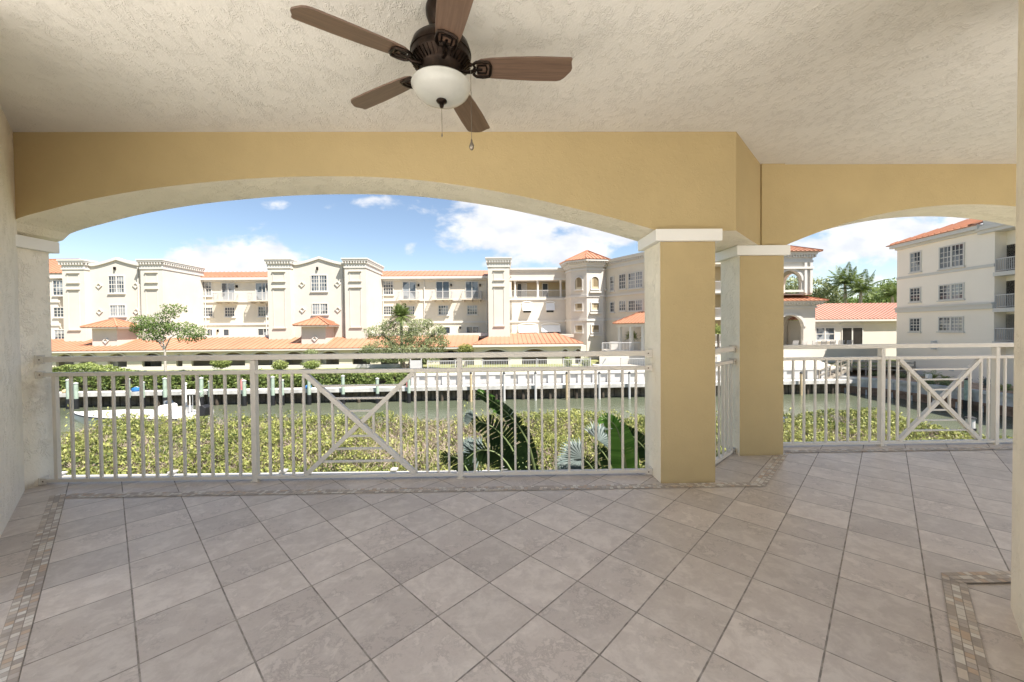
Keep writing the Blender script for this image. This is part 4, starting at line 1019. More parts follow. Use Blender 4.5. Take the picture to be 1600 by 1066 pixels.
for (fr_, a_, b__, z_, lb) in ((FT, .3, LT*.5, tz+.1, 'white railing on the left half of the pool terrace edge in front of the portico'), (FT, LT*.5+.1, LT, tz+.1, 'white railing on the pool terrace edge behind the two ochre columns')):
    th = thing('terrace_railing', lb, 'railing', fr_.p((a_+b__)/2, 0, z_), 'white terrace railings')
    bal_rail(fr_, a_, b__, 0, z_, 1.0, .15).build('rail_section', M['vinyl'], th)
ac = thing('utility_cabinet', 'low white utility cabinet beside the octagonal tower', 'cabinet', (12.6, 46.6, tz))
b = MB(); b.box(WF, 11.75, 13.1, 46.2, 47.0, tz, tz+.85); b.build('body', M['btrim'], ac, bevel=.04)
b = MB(); b.box(WF, 11.7, 13.15, 46.15, 47.05, tz+.86, tz+.93); b.build('lid', M['vinyl'], ac)
# pale ramp / path
rp = MB().add([FD.p(FD.S(925, -1), -.9, -2.80), FD.p(26, -.9, -2.80), FD.p(26, -4, -2.2), FD.p(FD.S(912, -4), -4, -2.68)], [(0, 1, 2, 3)]).build('path', M['path']); tag(rp, kind='structure')

# ================================================================== ARCHED TOWER AND CLUBHOUSE
pt = thing('arched_tower', 'tall open belvedere tower with arches and two tiers of orange roof beside the clubhouse', 'tower', (32.75, 47, tz))
F47 = Fr(32.75, 46.0, 1, 0)
D4 = 5.6
def ring(z0, z1, hw, opening, zs, rise, name):
    b = MB(); xc, y0, y1 = 32.75, 46.0, 46.0+D4
    for yy_ in (y0, y1): arcade(b, Fr(xc, yy_, 1, 0), -hw, hw, z0, z1, -.2, .2, [(0, opening, zs, rise)])
    for xx in (xc-hw+.2, xc+hw-.2): arcade(b, Fr(xx, (y0+y1)/2, 0, 1), -D4/2+.2, D4/2-.2, z0, z1, -.2, .2, [(0, opening*1.1, zs, rise)])
    return b.build(name, M['wallwhite'], pt)
ring(tz, 4.0, 2.95, 1.55, 1.15, 1.35, 'base')
ring(5.0, 9.2, 2.5, 1.30, 6.55, 1.20, 'belfry')
b = MB(); b.box(F47, -2.5, 2.5, -D4-.2, .2, 4.9, 5.02); b.build('floor', M['wallwhite'], pt)
b = MB(); cornice(b, F47, -2.95, 2.95, -D4, .2, 3.35, 4.15, over=.75); cornice(b, F47, -2.5, 2.5, -D4+.2, .2, 8.7, 9.9, over=.5)
b.box(F47, -1.45, 1.45, .2, .35, 5.2, 5.45)
arch_trim(b, F47, 0, 1.30, 6.55, 1.20, .2, .25); arch_trim(b, F47, 0, 1.55, 1.15, 1.35, .2, .28)
for x in (-2.35, 2.35, -1.7, 1.7): b.box(F47, x-.14, x+.14, .2, .38, 5.1, 8.7)
b.box(F47, -2.6, 2.6, .2, .45, 7.9, 8.15)
b.build('trim', M['btrim'], pt)
b = MB(); hip(b, F47, -3.9, 3.9, -D4-.9, 1.0, 4.18, 1.15, ins=3.2, rib=.5); b.build('roof', M['roof'], pt); b = MB(); hip(b, F47, -3.3, 3.3, -D4-.5, .9, 9.92, 1.5, ins=3.3, rib=.5); b.build('roof', M['roof'], pt)
lk = thing('clubhouse', 'low clubhouse with coral metal roof between the arched tower and the right hand block', 'building', (40, 48, tz))
F46 = Fr(38, 47.2, 1, .03)
b = MB(); b.box(F46, F46.S(1263, 0), 14.0, -7, 0, tz-2, 1.92); b.build('wall', M['wallwhite'], lk)
b = MB(); sa = F46.S(1264, .5)
roofq(b, F46.p(sa, .5, 2.02), F46.p(14.2, .5, 2.02), F46.p(14.2, -4.2, 4.15), F46.p(sa+1.7, -4.2, 4.15), rib=.5)
roofq(b, F46.p(sa, -8.5, 2.02), F46.p(sa, .5, 2.02), F46.p(sa+1.7, -4.2, 4.15), F46.p(sa+1.7, -4.2, 4.15), rib=.5)
b.build('roof', M['pinkroof'], lk)
b = MB(); b.box(F46, sa, 14.0, -.1, .52, 1.72, 1.93); b.build('fascia', M['btrim'], lk)
winp(lk, F46, 1275, 1303, 513, 531, 0, 2, 2, mull=(.5,), sill=True)
d_ = winp(lk, F46, 1316, 1347, 512.5, 540, 0, 2, 1, mull=(.5,), sill=False, glass='panedark')
b = MB(); arch_trim(b, F46, F46.S(1331, 0), 1.45, 1.35, .25, 0, .1); b.build('door_hood', M['btrim'], lk)

# ================================================================== RIGHT HAND BUILDING
FR = Fr(39.54, 40.0, -.0998, -.995)
rb = thing('apartment_building', 'four storey cream block at the far right with stacked corner balconies and an orange eave', 'building', FR.p(6, 0, -3.7))
se = FR.S(1553, 0)
b = MB(); b.box(FR, 0, se, -11, 0, -3.8, 9.30); b.build('wall', M['wallright'], rb)
b = MB(); b.box(FR, se, se+14, -11, -.85, -3.8, 10.6); b.box(FR, se, se+14, -.85, 0, 8.75, 10.6); b.box(FR, se+3.4, se+14, -.85, 0, -3.8, 8.75); b.box(FR, se-.75, se, -8, .12, 8.75, 10.6); b.build('corner_block', M['wallright'], rb)
b = MB()
b.box(FR, -.25, se-.75, -11, .55, 9.05, 9.42); b.box(FR, 0, se-.75, -.1, .22, 8.85, 9.05)
b.build('cornice', M['btrim'], rb); b = MB(); b.box(FR, se-1.0, se+14, -2, .3, 8.62, 8.9); b.box(FR, se-1.0, se+14, -2, .45, 8.9, 9.25); cp_ = MB(); cp_.box(FR, se-.95, se+14.2, -2, .4, 10.55, 10.75); cp_.build('coping', M['btrim'], rb)
b.build('cornice', M['btrim'], rb); b = MB()
z_ = FR.Z(1500, 480, 0); b.box(FR, 0, se+.02, 0, .16, z_-.25, z_+.1); b.box(FR, 0, se+.02, 0, .24, z_+.1, z_+.24)
z_ = FR.Z(1500, 422, 0); b2_ = MB(); b2_.box(FR, 0, se+.02, 0, .07, z_-.12, z_+.12); b2_.build('band', M['btrim'], rb)
b.build('band', M['btrim'], rb)
b = MB(); roofq(b, FR.p(-.6, .62, 9.44), FR.p(se-.8, .62, 9.44), FR.p(se-.8, -4.2, 11.2), FR.p(3.2, -4.2, 11.2), rib=.55, rh=.12)
roofq(b, FR.p(-.6, -9, 9.44), FR.p(-.6, .62, 9.44), FR.p(3.2, -4.2, 11.2), FR.p(3.2, -4.2, 11.2), rib=.55, rh=.12); b.build('roof', M['roof'], rb)
for (ya, yb, r) in ((395.5, 424, 4), (451, 470.5, 4), (498.5, 517, 4)): winp(rb, FR, 1423, 1437.5, ya, yb, 0, 3, r)
for (ya, yb, r) in ((385, 417, 4), (445.5, 467, 4), (496.5, 516.5, 4)): winp(rb, FR, 1468.5, 1504.5, ya, yb, 0, 6, r, mull=(.5,))
for (yf) in (424, 481, 540):
    z = FR.Z(1570, yf, 0) if yf < 530 else FR.Z(1570, 534, 0)
    bo = MB().box(FR, se, se+3.4, -.85, .12, z-.32, z).build('balcony', M['btrim'], rb)
    bal_rail(FR, se+.05, se+3.35, .0, z, 1.07, .12).build('balcony_railing', M['vinyl'], bo)
    s0 = FR.S(1570, -.85)
    MB().box(FR, s0, s0+1.3, -.85, -1.85, z, z+2.15).build('door', M['panedark'], rb)
b = MB(); 
b.box(FR, FR.S(1461, 0), FR.S(1464, 0), 0, .35, -1.05, .35-.6); b.build('wall_light', M['acmetal'], rb)
v_ = MB().box(FR, FR.S(1484, 0), FR.S(1491, 0), 0, .05, FR.Z(1487, 580, 0), FR.Z(1487, 577, 0)).build('vent', M['acmetal'], rb)

# near and right seawalls
RB = [(31.3, 37.0), (33.3, 34.3), (34.2, 26.6), (35.4, 16.0), (37.0, 2.0)]
rs = thing('seawall', 'grey concrete seawall with rusty waterline curving along the mulch bank on the right', 'seawall', (33.3, 34.3, WATER))
b = MB(); c_ = MB(); l_ = MB()
for (p, q) in zip(RB[:-1], RB[1:]):
    fr_ = Fr(p[0], p[1], q[0]-p[0], q[1]-p[1]); L = math.hypot(q[0]-p[0], q[1]-p[1])
    b.box(fr_, -.05, L, -.15, .06, -6, -3.78); c_.box(fr_, -.1, L+.05, -.32, .20, -3.78, -3.56)
    s = .3
    while s < L: b.box(fr_, s, s+.10, .06, .16, -6, -3.78); s += 1.5
    l_.box(fr_, 0, L, .06, .105, -5.3, -4.62); l_.box(fr_, 0, L, .06, .24, -4.62, -4.42)
b.build('wall', M['conc'], rs); c_.build('cap', M['conc'], rs)
l_.build('waterline_boards', mat('tidal_stain', (0.16, 0.095, 0.06), 0.9, 0.3, 3, .6, 12, bdist=.02, col2=(.30, .20, .14)), rs)
ns = MB()
for (p, q) in zip(near[:7], near[1:8]):
    fr_ = Fr(p[0], p[1], q[0]-p[0], q[1]-p[1]); L = math.hypot(q[0]-p[0], q[1]-p[1]); ns.box(fr_, 0, L, -.45, -.15, -6, -3.1)
o = ns.build('seawall', M['conc']); tag(o, 'low concrete seawall behind the near mangrove hedge', 'seawall')
# ================================================================== PLANTS
def vnoise(x, y, f, seed=0):
    """cheap smooth value noise for uneven outlines"""
    x = np.asarray(x)*f+seed*13.7; y = np.asarray(y)*f+seed*7.3
    def h(i, j): return np.modf(np.abs(np.sin(i*127.1+j*311.7)*43758.5453))[0]
    xi, yi = np.floor(x), np.floor(y); u, v = x-xi, y-yi; u = u*u*(3-2*u); v = v*v*(3-2*v)
    return (h(xi, yi)*(1-u)+h(xi+1, yi)*u)*(1-v)+(h(xi, yi+1)*(1-u)+h(xi+1, yi+1)*u)*v
def twigs(name, C, ln, r, mt, parent, up=.5):
    n = len(C); d = rng.normal(size=(n, 3)); d[:, 2] = abs(d[:, 2])+up; d /= np.linalg.norm(d, axis=1)[:, None]
    e = rng.normal(size=(n, 3)); e -= (e*d).sum(1)[:, None]*d; e /= np.linalg.norm(e, axis=1)[:, None]
    V = np.stack([C-d*ln/2-e*r, C-d*ln/2+e*r, C+d*ln/2+e*r*.4, C+d*ln/2-e*r*.4], 1)
    return build_leaves(name, V, None, rng.uniform(0, 1, n), mt, parent)

# --- mangrove hedge in front of the balcony
mh = thing('mangrove_hedge', 'broad yellow green mangrove hedge with grey twigs directly below the balcony railing', 'hedge', (0, 12.5, -3.2))
N = 200000
x = rng.uniform(-15.5, 15.2, N); y = 9.7+rng.uniform(0, 1, N)**1.15*5.8
edge = np.clip((y-9.5)/1.3, 0, 1)**.5*np.clip((15.6-x)/1.6, 0, 1)**.4
top = -2.18+.38*(vnoise(x, y, .55, 1)-.5)+.30*(vnoise(x, y, 1.5, 2)-.5)+.30*(vnoise(x, y, 4.2, 3)-.5)-.22*np.exp(-((x+2.6)/2.2)**2)
top = -3.25+(top+3.25)*(.30+.70*edge)
dep = rng.exponential(.13, N)
z = top-dep+.03
keep = (vnoise(x, y, 2.6, 5)+.7*vnoise(x, y, 6.5, 6)) > .58
C = np.stack([x, y, z], 1)[keep]; dk_ = dep[keep]
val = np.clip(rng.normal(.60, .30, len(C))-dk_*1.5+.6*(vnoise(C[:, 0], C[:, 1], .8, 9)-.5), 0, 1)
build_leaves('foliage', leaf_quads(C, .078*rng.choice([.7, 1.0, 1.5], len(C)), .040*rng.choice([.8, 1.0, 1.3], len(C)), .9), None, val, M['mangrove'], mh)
# young shoots standing above the general level
ns_ = 900; sx = rng.uniform(-15.4, 15, ns_); sy = rng.uniform(10.2, 15.2, ns_); hh = rng.exponential(.13, ns_)+.05; cc = []
for a, c, h in zip(sx, sy, hh):
    zt = -3.25+(1.07+.38*(float(vnoise(a, c, .55, 1))-.5))*(.30+.70*min(1, (c-9.5)/1.3)**.5*min(1, max(0, (15.6-a)/1.6))**.4)
    for k in range(7): cc.append((a+random.gauss(0, .035), c+random.gauss(0, .035), zt-.1+h*(k+1)/6))
cc = np.array(cc); build_leaves('shoots', leaf_quads(cc, .12, .05, 1.2), None, np.clip(rng.normal(.8, .2, len(cc)), 0, 1), M['mangrove'], mh)
# front curtain of leaves and twigs
N = 34000
x = rng.uniform(-15.5, 15.2, N); u = rng.uniform(0, 1, N); z = -3.2+.85*u; y = 9.62+.5*u**2+rng.uniform(0, .25, N)
C = np.stack([x, y, z], 1); k = vnoise(x*1.0, z*1.0, 2.7, 8) > .36; C = C[k]
build_leaves('foliage', leaf_quads(C, .11, .05, .4), None, np.clip(rng.normal(.5, .25, len(C)), 0, 1), M['mangrove'], mh)
N = 34000; x = rng.uniform(-15.4, 15.0, N); y = rng.uniform(9.7, 15.4, N)
e2 = np.clip((y-9.5)/1.3, 0, 1)**.5*np.clip((15.6-x)/1.6, 0, 1)**.4
z = -3.25+(1.02+.38*(vnoise(x, y, .55, 1)-.5))*(.30+.70*e2)-rng.uniform(0, .3, N)
twigs('twigs', np.stack([x, y, z], 1), .34, .007, M['twig'], mh)
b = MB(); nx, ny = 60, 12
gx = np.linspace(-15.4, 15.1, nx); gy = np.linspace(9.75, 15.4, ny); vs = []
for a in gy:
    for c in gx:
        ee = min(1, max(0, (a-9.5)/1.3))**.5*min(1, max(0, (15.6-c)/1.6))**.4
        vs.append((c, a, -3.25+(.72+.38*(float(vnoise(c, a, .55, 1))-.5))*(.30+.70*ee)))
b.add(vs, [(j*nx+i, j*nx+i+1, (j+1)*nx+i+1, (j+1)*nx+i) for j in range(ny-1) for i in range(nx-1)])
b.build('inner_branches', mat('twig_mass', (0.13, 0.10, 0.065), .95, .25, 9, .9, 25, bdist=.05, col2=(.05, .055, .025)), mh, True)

# --- clipped hedge along the far dock
fh = thing('dock_hedge', 'long dark green hedge behind the dock on the left of the far bank', 'hedge', FD.p(-30, -1, -3.7))
N = 30000; sa, sb_ = FD.S(60, -.8), FD.S(636, -.8); s = rng.uniform(sa, sb_, N); t = rng.uniform(-2.2, -.15, N)
def hz(s, t):
    h = np.where(s < FD.S(395, -.8), -2.42, -2.78); h = h+.9*np.exp(-((s-FD.S(120, -.8))/2.6)**2)+.28*np.exp(-((s-FD.S(533, -.8))/2.0)**2)
    return h+.30*(vnoise(s, t, .8, 3)-.5)+.22*(vnoise(s, t, 2.4, 4)-.5)
front = rng.uniform(0, 1, N) < .55
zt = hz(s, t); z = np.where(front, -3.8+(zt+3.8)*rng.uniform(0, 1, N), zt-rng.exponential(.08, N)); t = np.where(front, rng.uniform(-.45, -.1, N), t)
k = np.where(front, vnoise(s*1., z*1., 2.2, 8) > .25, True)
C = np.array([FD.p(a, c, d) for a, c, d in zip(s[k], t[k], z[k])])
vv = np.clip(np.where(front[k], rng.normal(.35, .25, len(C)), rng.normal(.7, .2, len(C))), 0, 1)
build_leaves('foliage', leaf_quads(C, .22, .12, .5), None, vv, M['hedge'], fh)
b = MB(); b.box(FD, sa, FD.S(395, -.8), -2.1, -.5, -3.9, -2.75); b.box(FD, FD.S(395, -.8), sb_, -2.1, -.5, -3.9, -3.1); b.build('inner_branches', M['darkwood'], fh)

# --- trees
def clump_leaves(clumps, Y, dens, ln, wd, deep=1.0):
    """clumps: (photo column, photo row, radius x, radius z in metres, y offset)"""
    out = []; vals = []
    for (cx_, cy_, rx, rz, dy) in clumps:
        c = np.array([px(Y+dy, cx_), Y+dy, pz(Y+dy, cx_, cy_)]); n = int(dens*rx*rz*6)
        d = rng.normal(size=(n, 3)); d /= np.linalg.norm(d, axis=1)[:, None]
        r = rng.uniform(.25, 1.0, n)**.45
        lump = .72+.55*vnoise(d[:, 0]*2+d[:, 1]*3.1, d[:, 2]*2.5, 1.6, cx_ % 17)
        P = c+d*(r*lump)[:, None]*np.array([rx, rx*deep, rz])
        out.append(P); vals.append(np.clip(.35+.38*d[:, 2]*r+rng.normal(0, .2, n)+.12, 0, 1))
    C = np.concatenate(out); return leaf_quads(C, ln, wd, .3), np.concatenate(vals)
def tree(name, label, cat, Y, base, limbs, clumps, dens, ln, wd, leaf, bark, r0=.16, group=None):
    bx, bz = px(Y, base[0]), base[1]
    th = thing(name, label, cat, (bx, Y, bz), group)
    b = MB()
    for pl in limbs:
        P = [Vector((px(Y+dy, a), Y+dy, pz(Y+dy, a, c))) for (a, c, dy) in pl[1:]]
        if pl[0][0] == 'T': P = [Vector((bx, Y, bz-.1))]+P
        rr = [pl[0][1]*(1-.65*i/(len(P)-1)) for i in range(len(P))]
        b.tube(P, rr, 7)
    b.build('trunk', M[bark], th, True)
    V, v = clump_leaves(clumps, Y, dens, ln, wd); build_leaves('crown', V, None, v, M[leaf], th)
    return th
tree('small_tree', 'pale trunked spreading tree with dark green clumps standing behind the hedge on the left', 'tree', 35.2, (258, -3.3),
     [(('T', .13), (257, 575, 0), (257, 548, 0), (254, 528, .1)), (('L', .07), (257, 548, 0), (245, 530, .2), (230, 512, .3), (218, 503, .3)), (('L', .07), (257, 545, 0), (266, 528, -.3), (284, 518, -.4), (304, 518, -.3)),
      (('L', .06), (254, 530, .1), (262, 508, 0), (272, 488, 0)), (('L', .05), (256, 538, 0), (240, 528, -.5), (224, 522, -.6))],
     [(272, 482, .95, .45, 0), (262, 492, .9, .4, .3), (224, 505, 1.0, .75, .2), (245, 505, 1.1, .7, -.2), (255, 514, 1.4, .7, .4), (236, 524, 1.0, .55, -.4), (282, 512, 1.1, .55, .2), (305, 518, .95, .6, -.2), (293, 527, .9, .5, -.3), (215, 514, .55, .4, 0), (312, 527, .5, .35, 0), (250, 530, .6, .3, .2)],
     165, .16, .09, 'tree', 'palebark')
oak = tree('oak_tree', 'grey green spreading tree on the lawn in front of the garage arcade', 'tree', 39.0, (632, -2.9),
     [(('T', .17), (631, 570, 0), (626, 552, .1), (612, 535, .2), (596, 522, .3)), (('T', .14), (640, 566, .2), (652, 548, .2), (668, 530, .1), (684, 518, 0)), (('L', .09), (627, 555, .1), (634, 535, -.2), (640, 515, -.3)), (('L', .07), (645, 556, .1), (665, 548, -.5), (688, 545, -.6)), (('L', .07), (622, 548, .1), (600, 546, -.5), (580, 548, -.6))],
     [(588, 520, 1.2, .8, .3), (607, 508, .8, .6, 0), (625, 528, 1.8, 1.1, .3), (655, 528, 1.7, 1.1, .4), (598, 543, 1.7, .75, -.3), (640, 550, 2.3, .8, -.5), (678, 543, 1.2, 1.1, 0), (574, 547, .8, .5, -.3), (655, 508, 1.1, .65, 0), (686, 520, .85, .9, .3), (670, 505, .5, .5, .4), (583, 562, .9, .4, -.4), (615, 562, 1.2, .35, -.5), (672, 562, 1.0, .4, -.3), (694, 535, .6, .5, 0)],
     250, .15, .08, 'oak', 'bark')

def frond(V, vals, base, dirv, L, droop, wid, nleaf=22, drop=.6, lw=.05):
    base = Vector(base); d = Vector(dirv).normalized(); P = []
    for i in range(nleaf+1):
        u = i/nleaf; P.append(base+d*L*u*(1-.12*droop*u)+Vector((0, 0, -droop*L*.55*u*u)))
    side = d.cross(Vector((0, 0, 1)))
    side = side.normalized() if side.length > .05 else Vector((1, 0, 0))
    for i in range(1, nleaf+1):
        u = i/nleaf; t = (P[i]-P[i-1]).normalized(); ll = wid*(math.sin(math.pi*min(1, .12+.88*u)**.8)*.9+.15)
        for sg in (-1, 1):
            o = (side*sg*.8+t*.55+Vector((0, 0, -drop*random.uniform(.6, 1.3)))).normalized()*ll
            w_ = t*lw; V.append([tuple(P[i]-w_), tuple(P[i]+o*.5-w_*.6), tuple(P[i]+o), tuple(P[i]+o*.5+w_*.9)]); vals.append(min(1, max(0, random.gauss(.5, .22)+.25*(1-drop)*0)))
    # rachis
    for i in range(nleaf): 
        a = side*.02; V.append([tuple(P[i]-a), tuple(P[i]+a), tuple(P[i+1]+a*.6), tuple(P[i+1]-a*.6)]); vals.append(.9)
def palm(name, label, base, top, L, n, leaf='palm', droop=(.3, 1.2), wid=.45, r=.14, group=None, elev=(-.1, .95), nleaf=22, lw=.05, drop=.6, bark='palebark'):
    th = thing(name, label, 'palm', base, group)
    b = MB(); t = Vector(top); q = Vector(base); b.tube([q-Vector((0, 0, .1)), q.lerp(t, .4)+Vector((.05, 0, 0)), q.lerp(t, .8), t], [r*1.25, r, r*.9, r*.7], 9)
    b.build('trunk', M[bark], th, True)
    V, vals = [], []
    for i in range(n):
        a = 2.399*i+random.uniform(-.2, .2); e = elev[0]+(elev[1]-elev[0])*((i+.5)/n)**.8
        e *= 1.35; d = (math.cos(a)*math.cos(e), math.sin(a)*math.cos(e), math.sin(e))
        frond(V, vals, top, d, L*random.uniform(.85, 1.1), droop[1]+(droop[0]-droop[1])*max(0, e), wid, nleaf, drop, lw)
    build_leaves('fronds', np.array(V), None, np.array(vals), M[leaf], th); return th
def P3(Y, a, c): return (px(Y, a), Y, pz(Y, a, c))
palm('cabbage_palm', 'cabbage palm crown rising through the grey green spreading tree on the lawn', (px(40, 627), 40, -2.9), P3(39.2, 627, 494), 1.75, 44, leaf='royal', droop=(.5, 1.0), wid=.55, r=.15, nleaf=14, lw=.06, drop=.25, elev=(-.5, 1.0))

# shrubs on the far lawn and terrace
def shrub(label, Y, a, c, rx, rz, leaf='hedge', stem=True, dens=420, name='shrub', ground=None, group=None, ln=.15):
    X, Z = px(Y, a), pz(Y, a, c); gz = ground if ground is not None else Z-rz
    th = thing(name, label, 'shrub', (X, Y, gz), group)
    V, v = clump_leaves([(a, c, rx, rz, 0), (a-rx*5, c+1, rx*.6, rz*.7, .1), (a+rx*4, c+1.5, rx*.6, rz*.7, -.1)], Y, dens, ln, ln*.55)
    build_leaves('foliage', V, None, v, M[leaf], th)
    b = MB()
    for k in range(4): b.tube([(X+(k-1.5)*.05, Y, gz-.05), (X+(k-1.5)*rx*.3, Y+.05*k, Z)], [.035, .02], 5)
    b.build('stem', M['bark'], th)
    return th
gs = 'shrubs on the far lawn'
shrub('round bright green shrub on the lawn, leftmost of three beside the garage arches', 38.8, 437, 571, .75, .50, 'palm', group=gs)
shrub('dark green shrub with a flat clipped base in the middle of the lawn', 38.8, 486, 570, .85, .42, 'hedge', group=gs)
shrub('reddish topped shrub standing directly behind the dark clipped one', 39.5, 485, 551.5, .65, .40, 'oak', ground=-2.8, group=gs)
shrub('light green bush at the arcade behind the left part of the long hedge', 38.6, 345, 567, .85, .55, 'palm', group=gs)
shrub('yellow green bush below the orange roof corner right of the spreading tree', 41.2, 727, 545, .85, .55, 'mangrove', ground=-2.75, group=gs)
shrub('small green plant behind the picket fence left of the deck chairs', 38.2, 887, 566, .45, .5, 'palm', group=gs, dens=300)
shrub('second small green plant behind the picket fence near the octagonal tower', 38.2, 916, 566, .55, .5, 'oak', group=gs, dens=300)
palm('potted_palm', 'small bushy palm on the pool terrace in front of the portico', (px(43.5, 988), 43.5, -1.4), P3(43.5, 987, 527), .95, 34, wid=.28, r=.10, nleaf=10, lw=.04, droop=(.3, .8), group='small terrace palms', bark='bark')
palm('potted_palm', 'small bushy palm half hidden behind the nearer ochre column', (px(43.8, 1012), 43.8, -1.4), P3(43.8, 1011, 524), 1.0, 34, wid=.28, r=.10, nleaf=10, lw=.04, droop=(.3, .8), group='small terrace palms', bark='bark')
palm('potted_palm', 'bushy terrace palm seen in the gap between the two ochre columns', (px(40, 1122), 40, -1.4), P3(40, 1122, 520), 1.15, 34, wid=.3, r=.12, nleaf=10, lw=.04, droop=(.3, .8), group='small terrace palms', bark='bark')
palm('date_palm', 'feathery palm seen through the lower arch of the arched tower', (px(56, 1238), 56, -1.4), P3(56, 1238, 497), 2.6, 36, wid=.55, r=.2, nleaf=18, droop=(.5, 1.5), bark='bark')

# trees behind the clubhouse
gt_ = 'trees behind the clubhouse'
palm('royal_palm', 'tall palm with full drooping crown behind the clubhouse roof, left of the centre pair', (px(64, 1322), 64, -2.7), P3(64, 1320, 442), 3.9, 30, wid=.85, r=.26, nleaf=34, lw=.06, leaf='royal', group=gt_, droop=(.4, 1.5))
palm('royal_palm', 'tallest arching palm behind the clubhouse roof, right of the centre pair', (px(62, 1341), 62, -2.7), P3(62, 1345, 455), 4.2, 30, wid=.85, r=.26, nleaf=34, lw=.06, leaf='royal', group=gt_, droop=(.4, 1.5))
palm('royal_palm', 'smaller palm beside the wall of the right hand block behind the clubhouse roof', (px(58, 1398), 58, -2.7), P3(58, 1394, 462), 3.0, 26, wid=.75, r=.22, nleaf=30, lw=.055, leaf='royal', group=gt_, droop=(.4, 1.5))
def bgtree(label, Y, cl, leaf, dens=30, ln=.42, wd=.26):
    a = cl[0][0]; tree('background_tree', label, 'tree', Y, (a, -2.8), [(('T', .25), (a, cl[0][1]+10, 0), (a, cl[0][1], 0))], cl, dens, ln, wd, leaf, 'bark', group=gt_)
bgtree('feathery light green tree rising just right of the arched tower', 68, [(1275, 452, 2.6, 2.2, 0), (1284, 470, 3.2, 2.2, 0), (1268, 475, 2.5, 2.2, 1), (1295, 460, 2.0, 1.6, 1)], 'oak', 26)
bgtree('broad green tree behind the middle of the clubhouse roof', 72, [(1310, 476, 3.6, 2.2, 0), (1335, 482, 4.2, 2.0, 1), (1355, 478, 3.6, 1.9, 0), (1295, 484, 3.2, 2.2, 1), (1330, 495, 5, 2, 0)], 'tree', 26)
bgtree('dense dark tree against the wall of the right hand block', 66, [(1384, 462, 2.6, 1.8, 0), (1396, 452, 2.4, 1.8, 1), (1376, 474, 3.0, 1.8, 0), (1395, 475, 3, 2, 0), (1365, 488, 4, 2, 0)], 'tree', 30)
bgtree('tree filling the upper and lower openings of the arched tower', 70, [(1235, 455, 2.6, 2.6, 0), (1243, 470, 3, 3, 1), (1232, 500, 4, 3.4, 0), (1250, 520, 4, 3, 0), (1215, 470, 3, 4, 0)], 'oak', 30)
bgtree('tree standing behind the clubhouse eave beside the arched tower', 74, [(1262, 500, 4, 3, 0), (1290, 505, 5, 3, 0), (1320, 505, 5, 3, 0)], 'tree', 20)

# planting on the right bank
def low_fan(label, base, L, n, leaf, nleaf=10, wid=.22, name='sago_palm', group=None, drop=.2, droop=(.5, 1.0)):
    th = thing(name, label, 'plant', base, group); V, v = [], []
    for i in range(n):
        a = 2.399*i; e = .25+1.0*random.random(); frond(V, v, (base[0], base[1], base[2]+.12), (math.cos(a)*math.cos(e), math.sin(a)*math.cos(e), math.sin(e)), L*random.uniform(.8, 1.1), droop[0]+(droop[1]-droop[0])*random.random(), wid, nleaf, drop, .03)
    build_leaves('fronds', np.array(V), None, np.array(v), M[leaf], th)
    b = MB(); b.tube([(base[0], base[1], base[2]-.1), (base[0], base[1], base[2]+.18)], [.13, .10], 8); b.build('stem', M['bark'], th); return th
def RBp(Y, a, z=-3.62): return (px(Y, a), Y, z)
low_fan('large sago palm on the orange mulch behind the crossed railing panel', RBp(33.5, 1456), 1.5, 30, 'palm', wid=.28)
low_fan('smaller sago palm to the right of the large one, nearer the block wall', RBp(32.6, 1478), 1.0, 22, 'palm')
low_fan('spiky blue grey agave on the mulch bank by the second railing post', RBp(29.8, 1541), .8, 22, 'silver', nleaf=6, wid=.10, name='agave', drop=.05, droop=(0, .1))
low_fan('spiky dark green plant on the mulch bank at the far right of the view', RBp(27.6, 1571), .95, 26, 'hedge', name='bank_plant')
for lb, Y, a in (('low brown green mound shrub on the mulch below the large sago palm', 31.5, 1453), ('low mound shrub on the mulch right of the bollard light', 30.8, 1480), ('round dark shrub on the mulch near the wooden fence', 36, 1408), ('low mound shrub at the foot of the wooden fence', 37.5, 1366)):
    shrub(lb, Y, a, 513+(EYE+3.45)*608/Y-.0095*(a-800), .45, .28, 'oak', ground=-3.66, group='mound shrubs on the mulch', ln=.12)

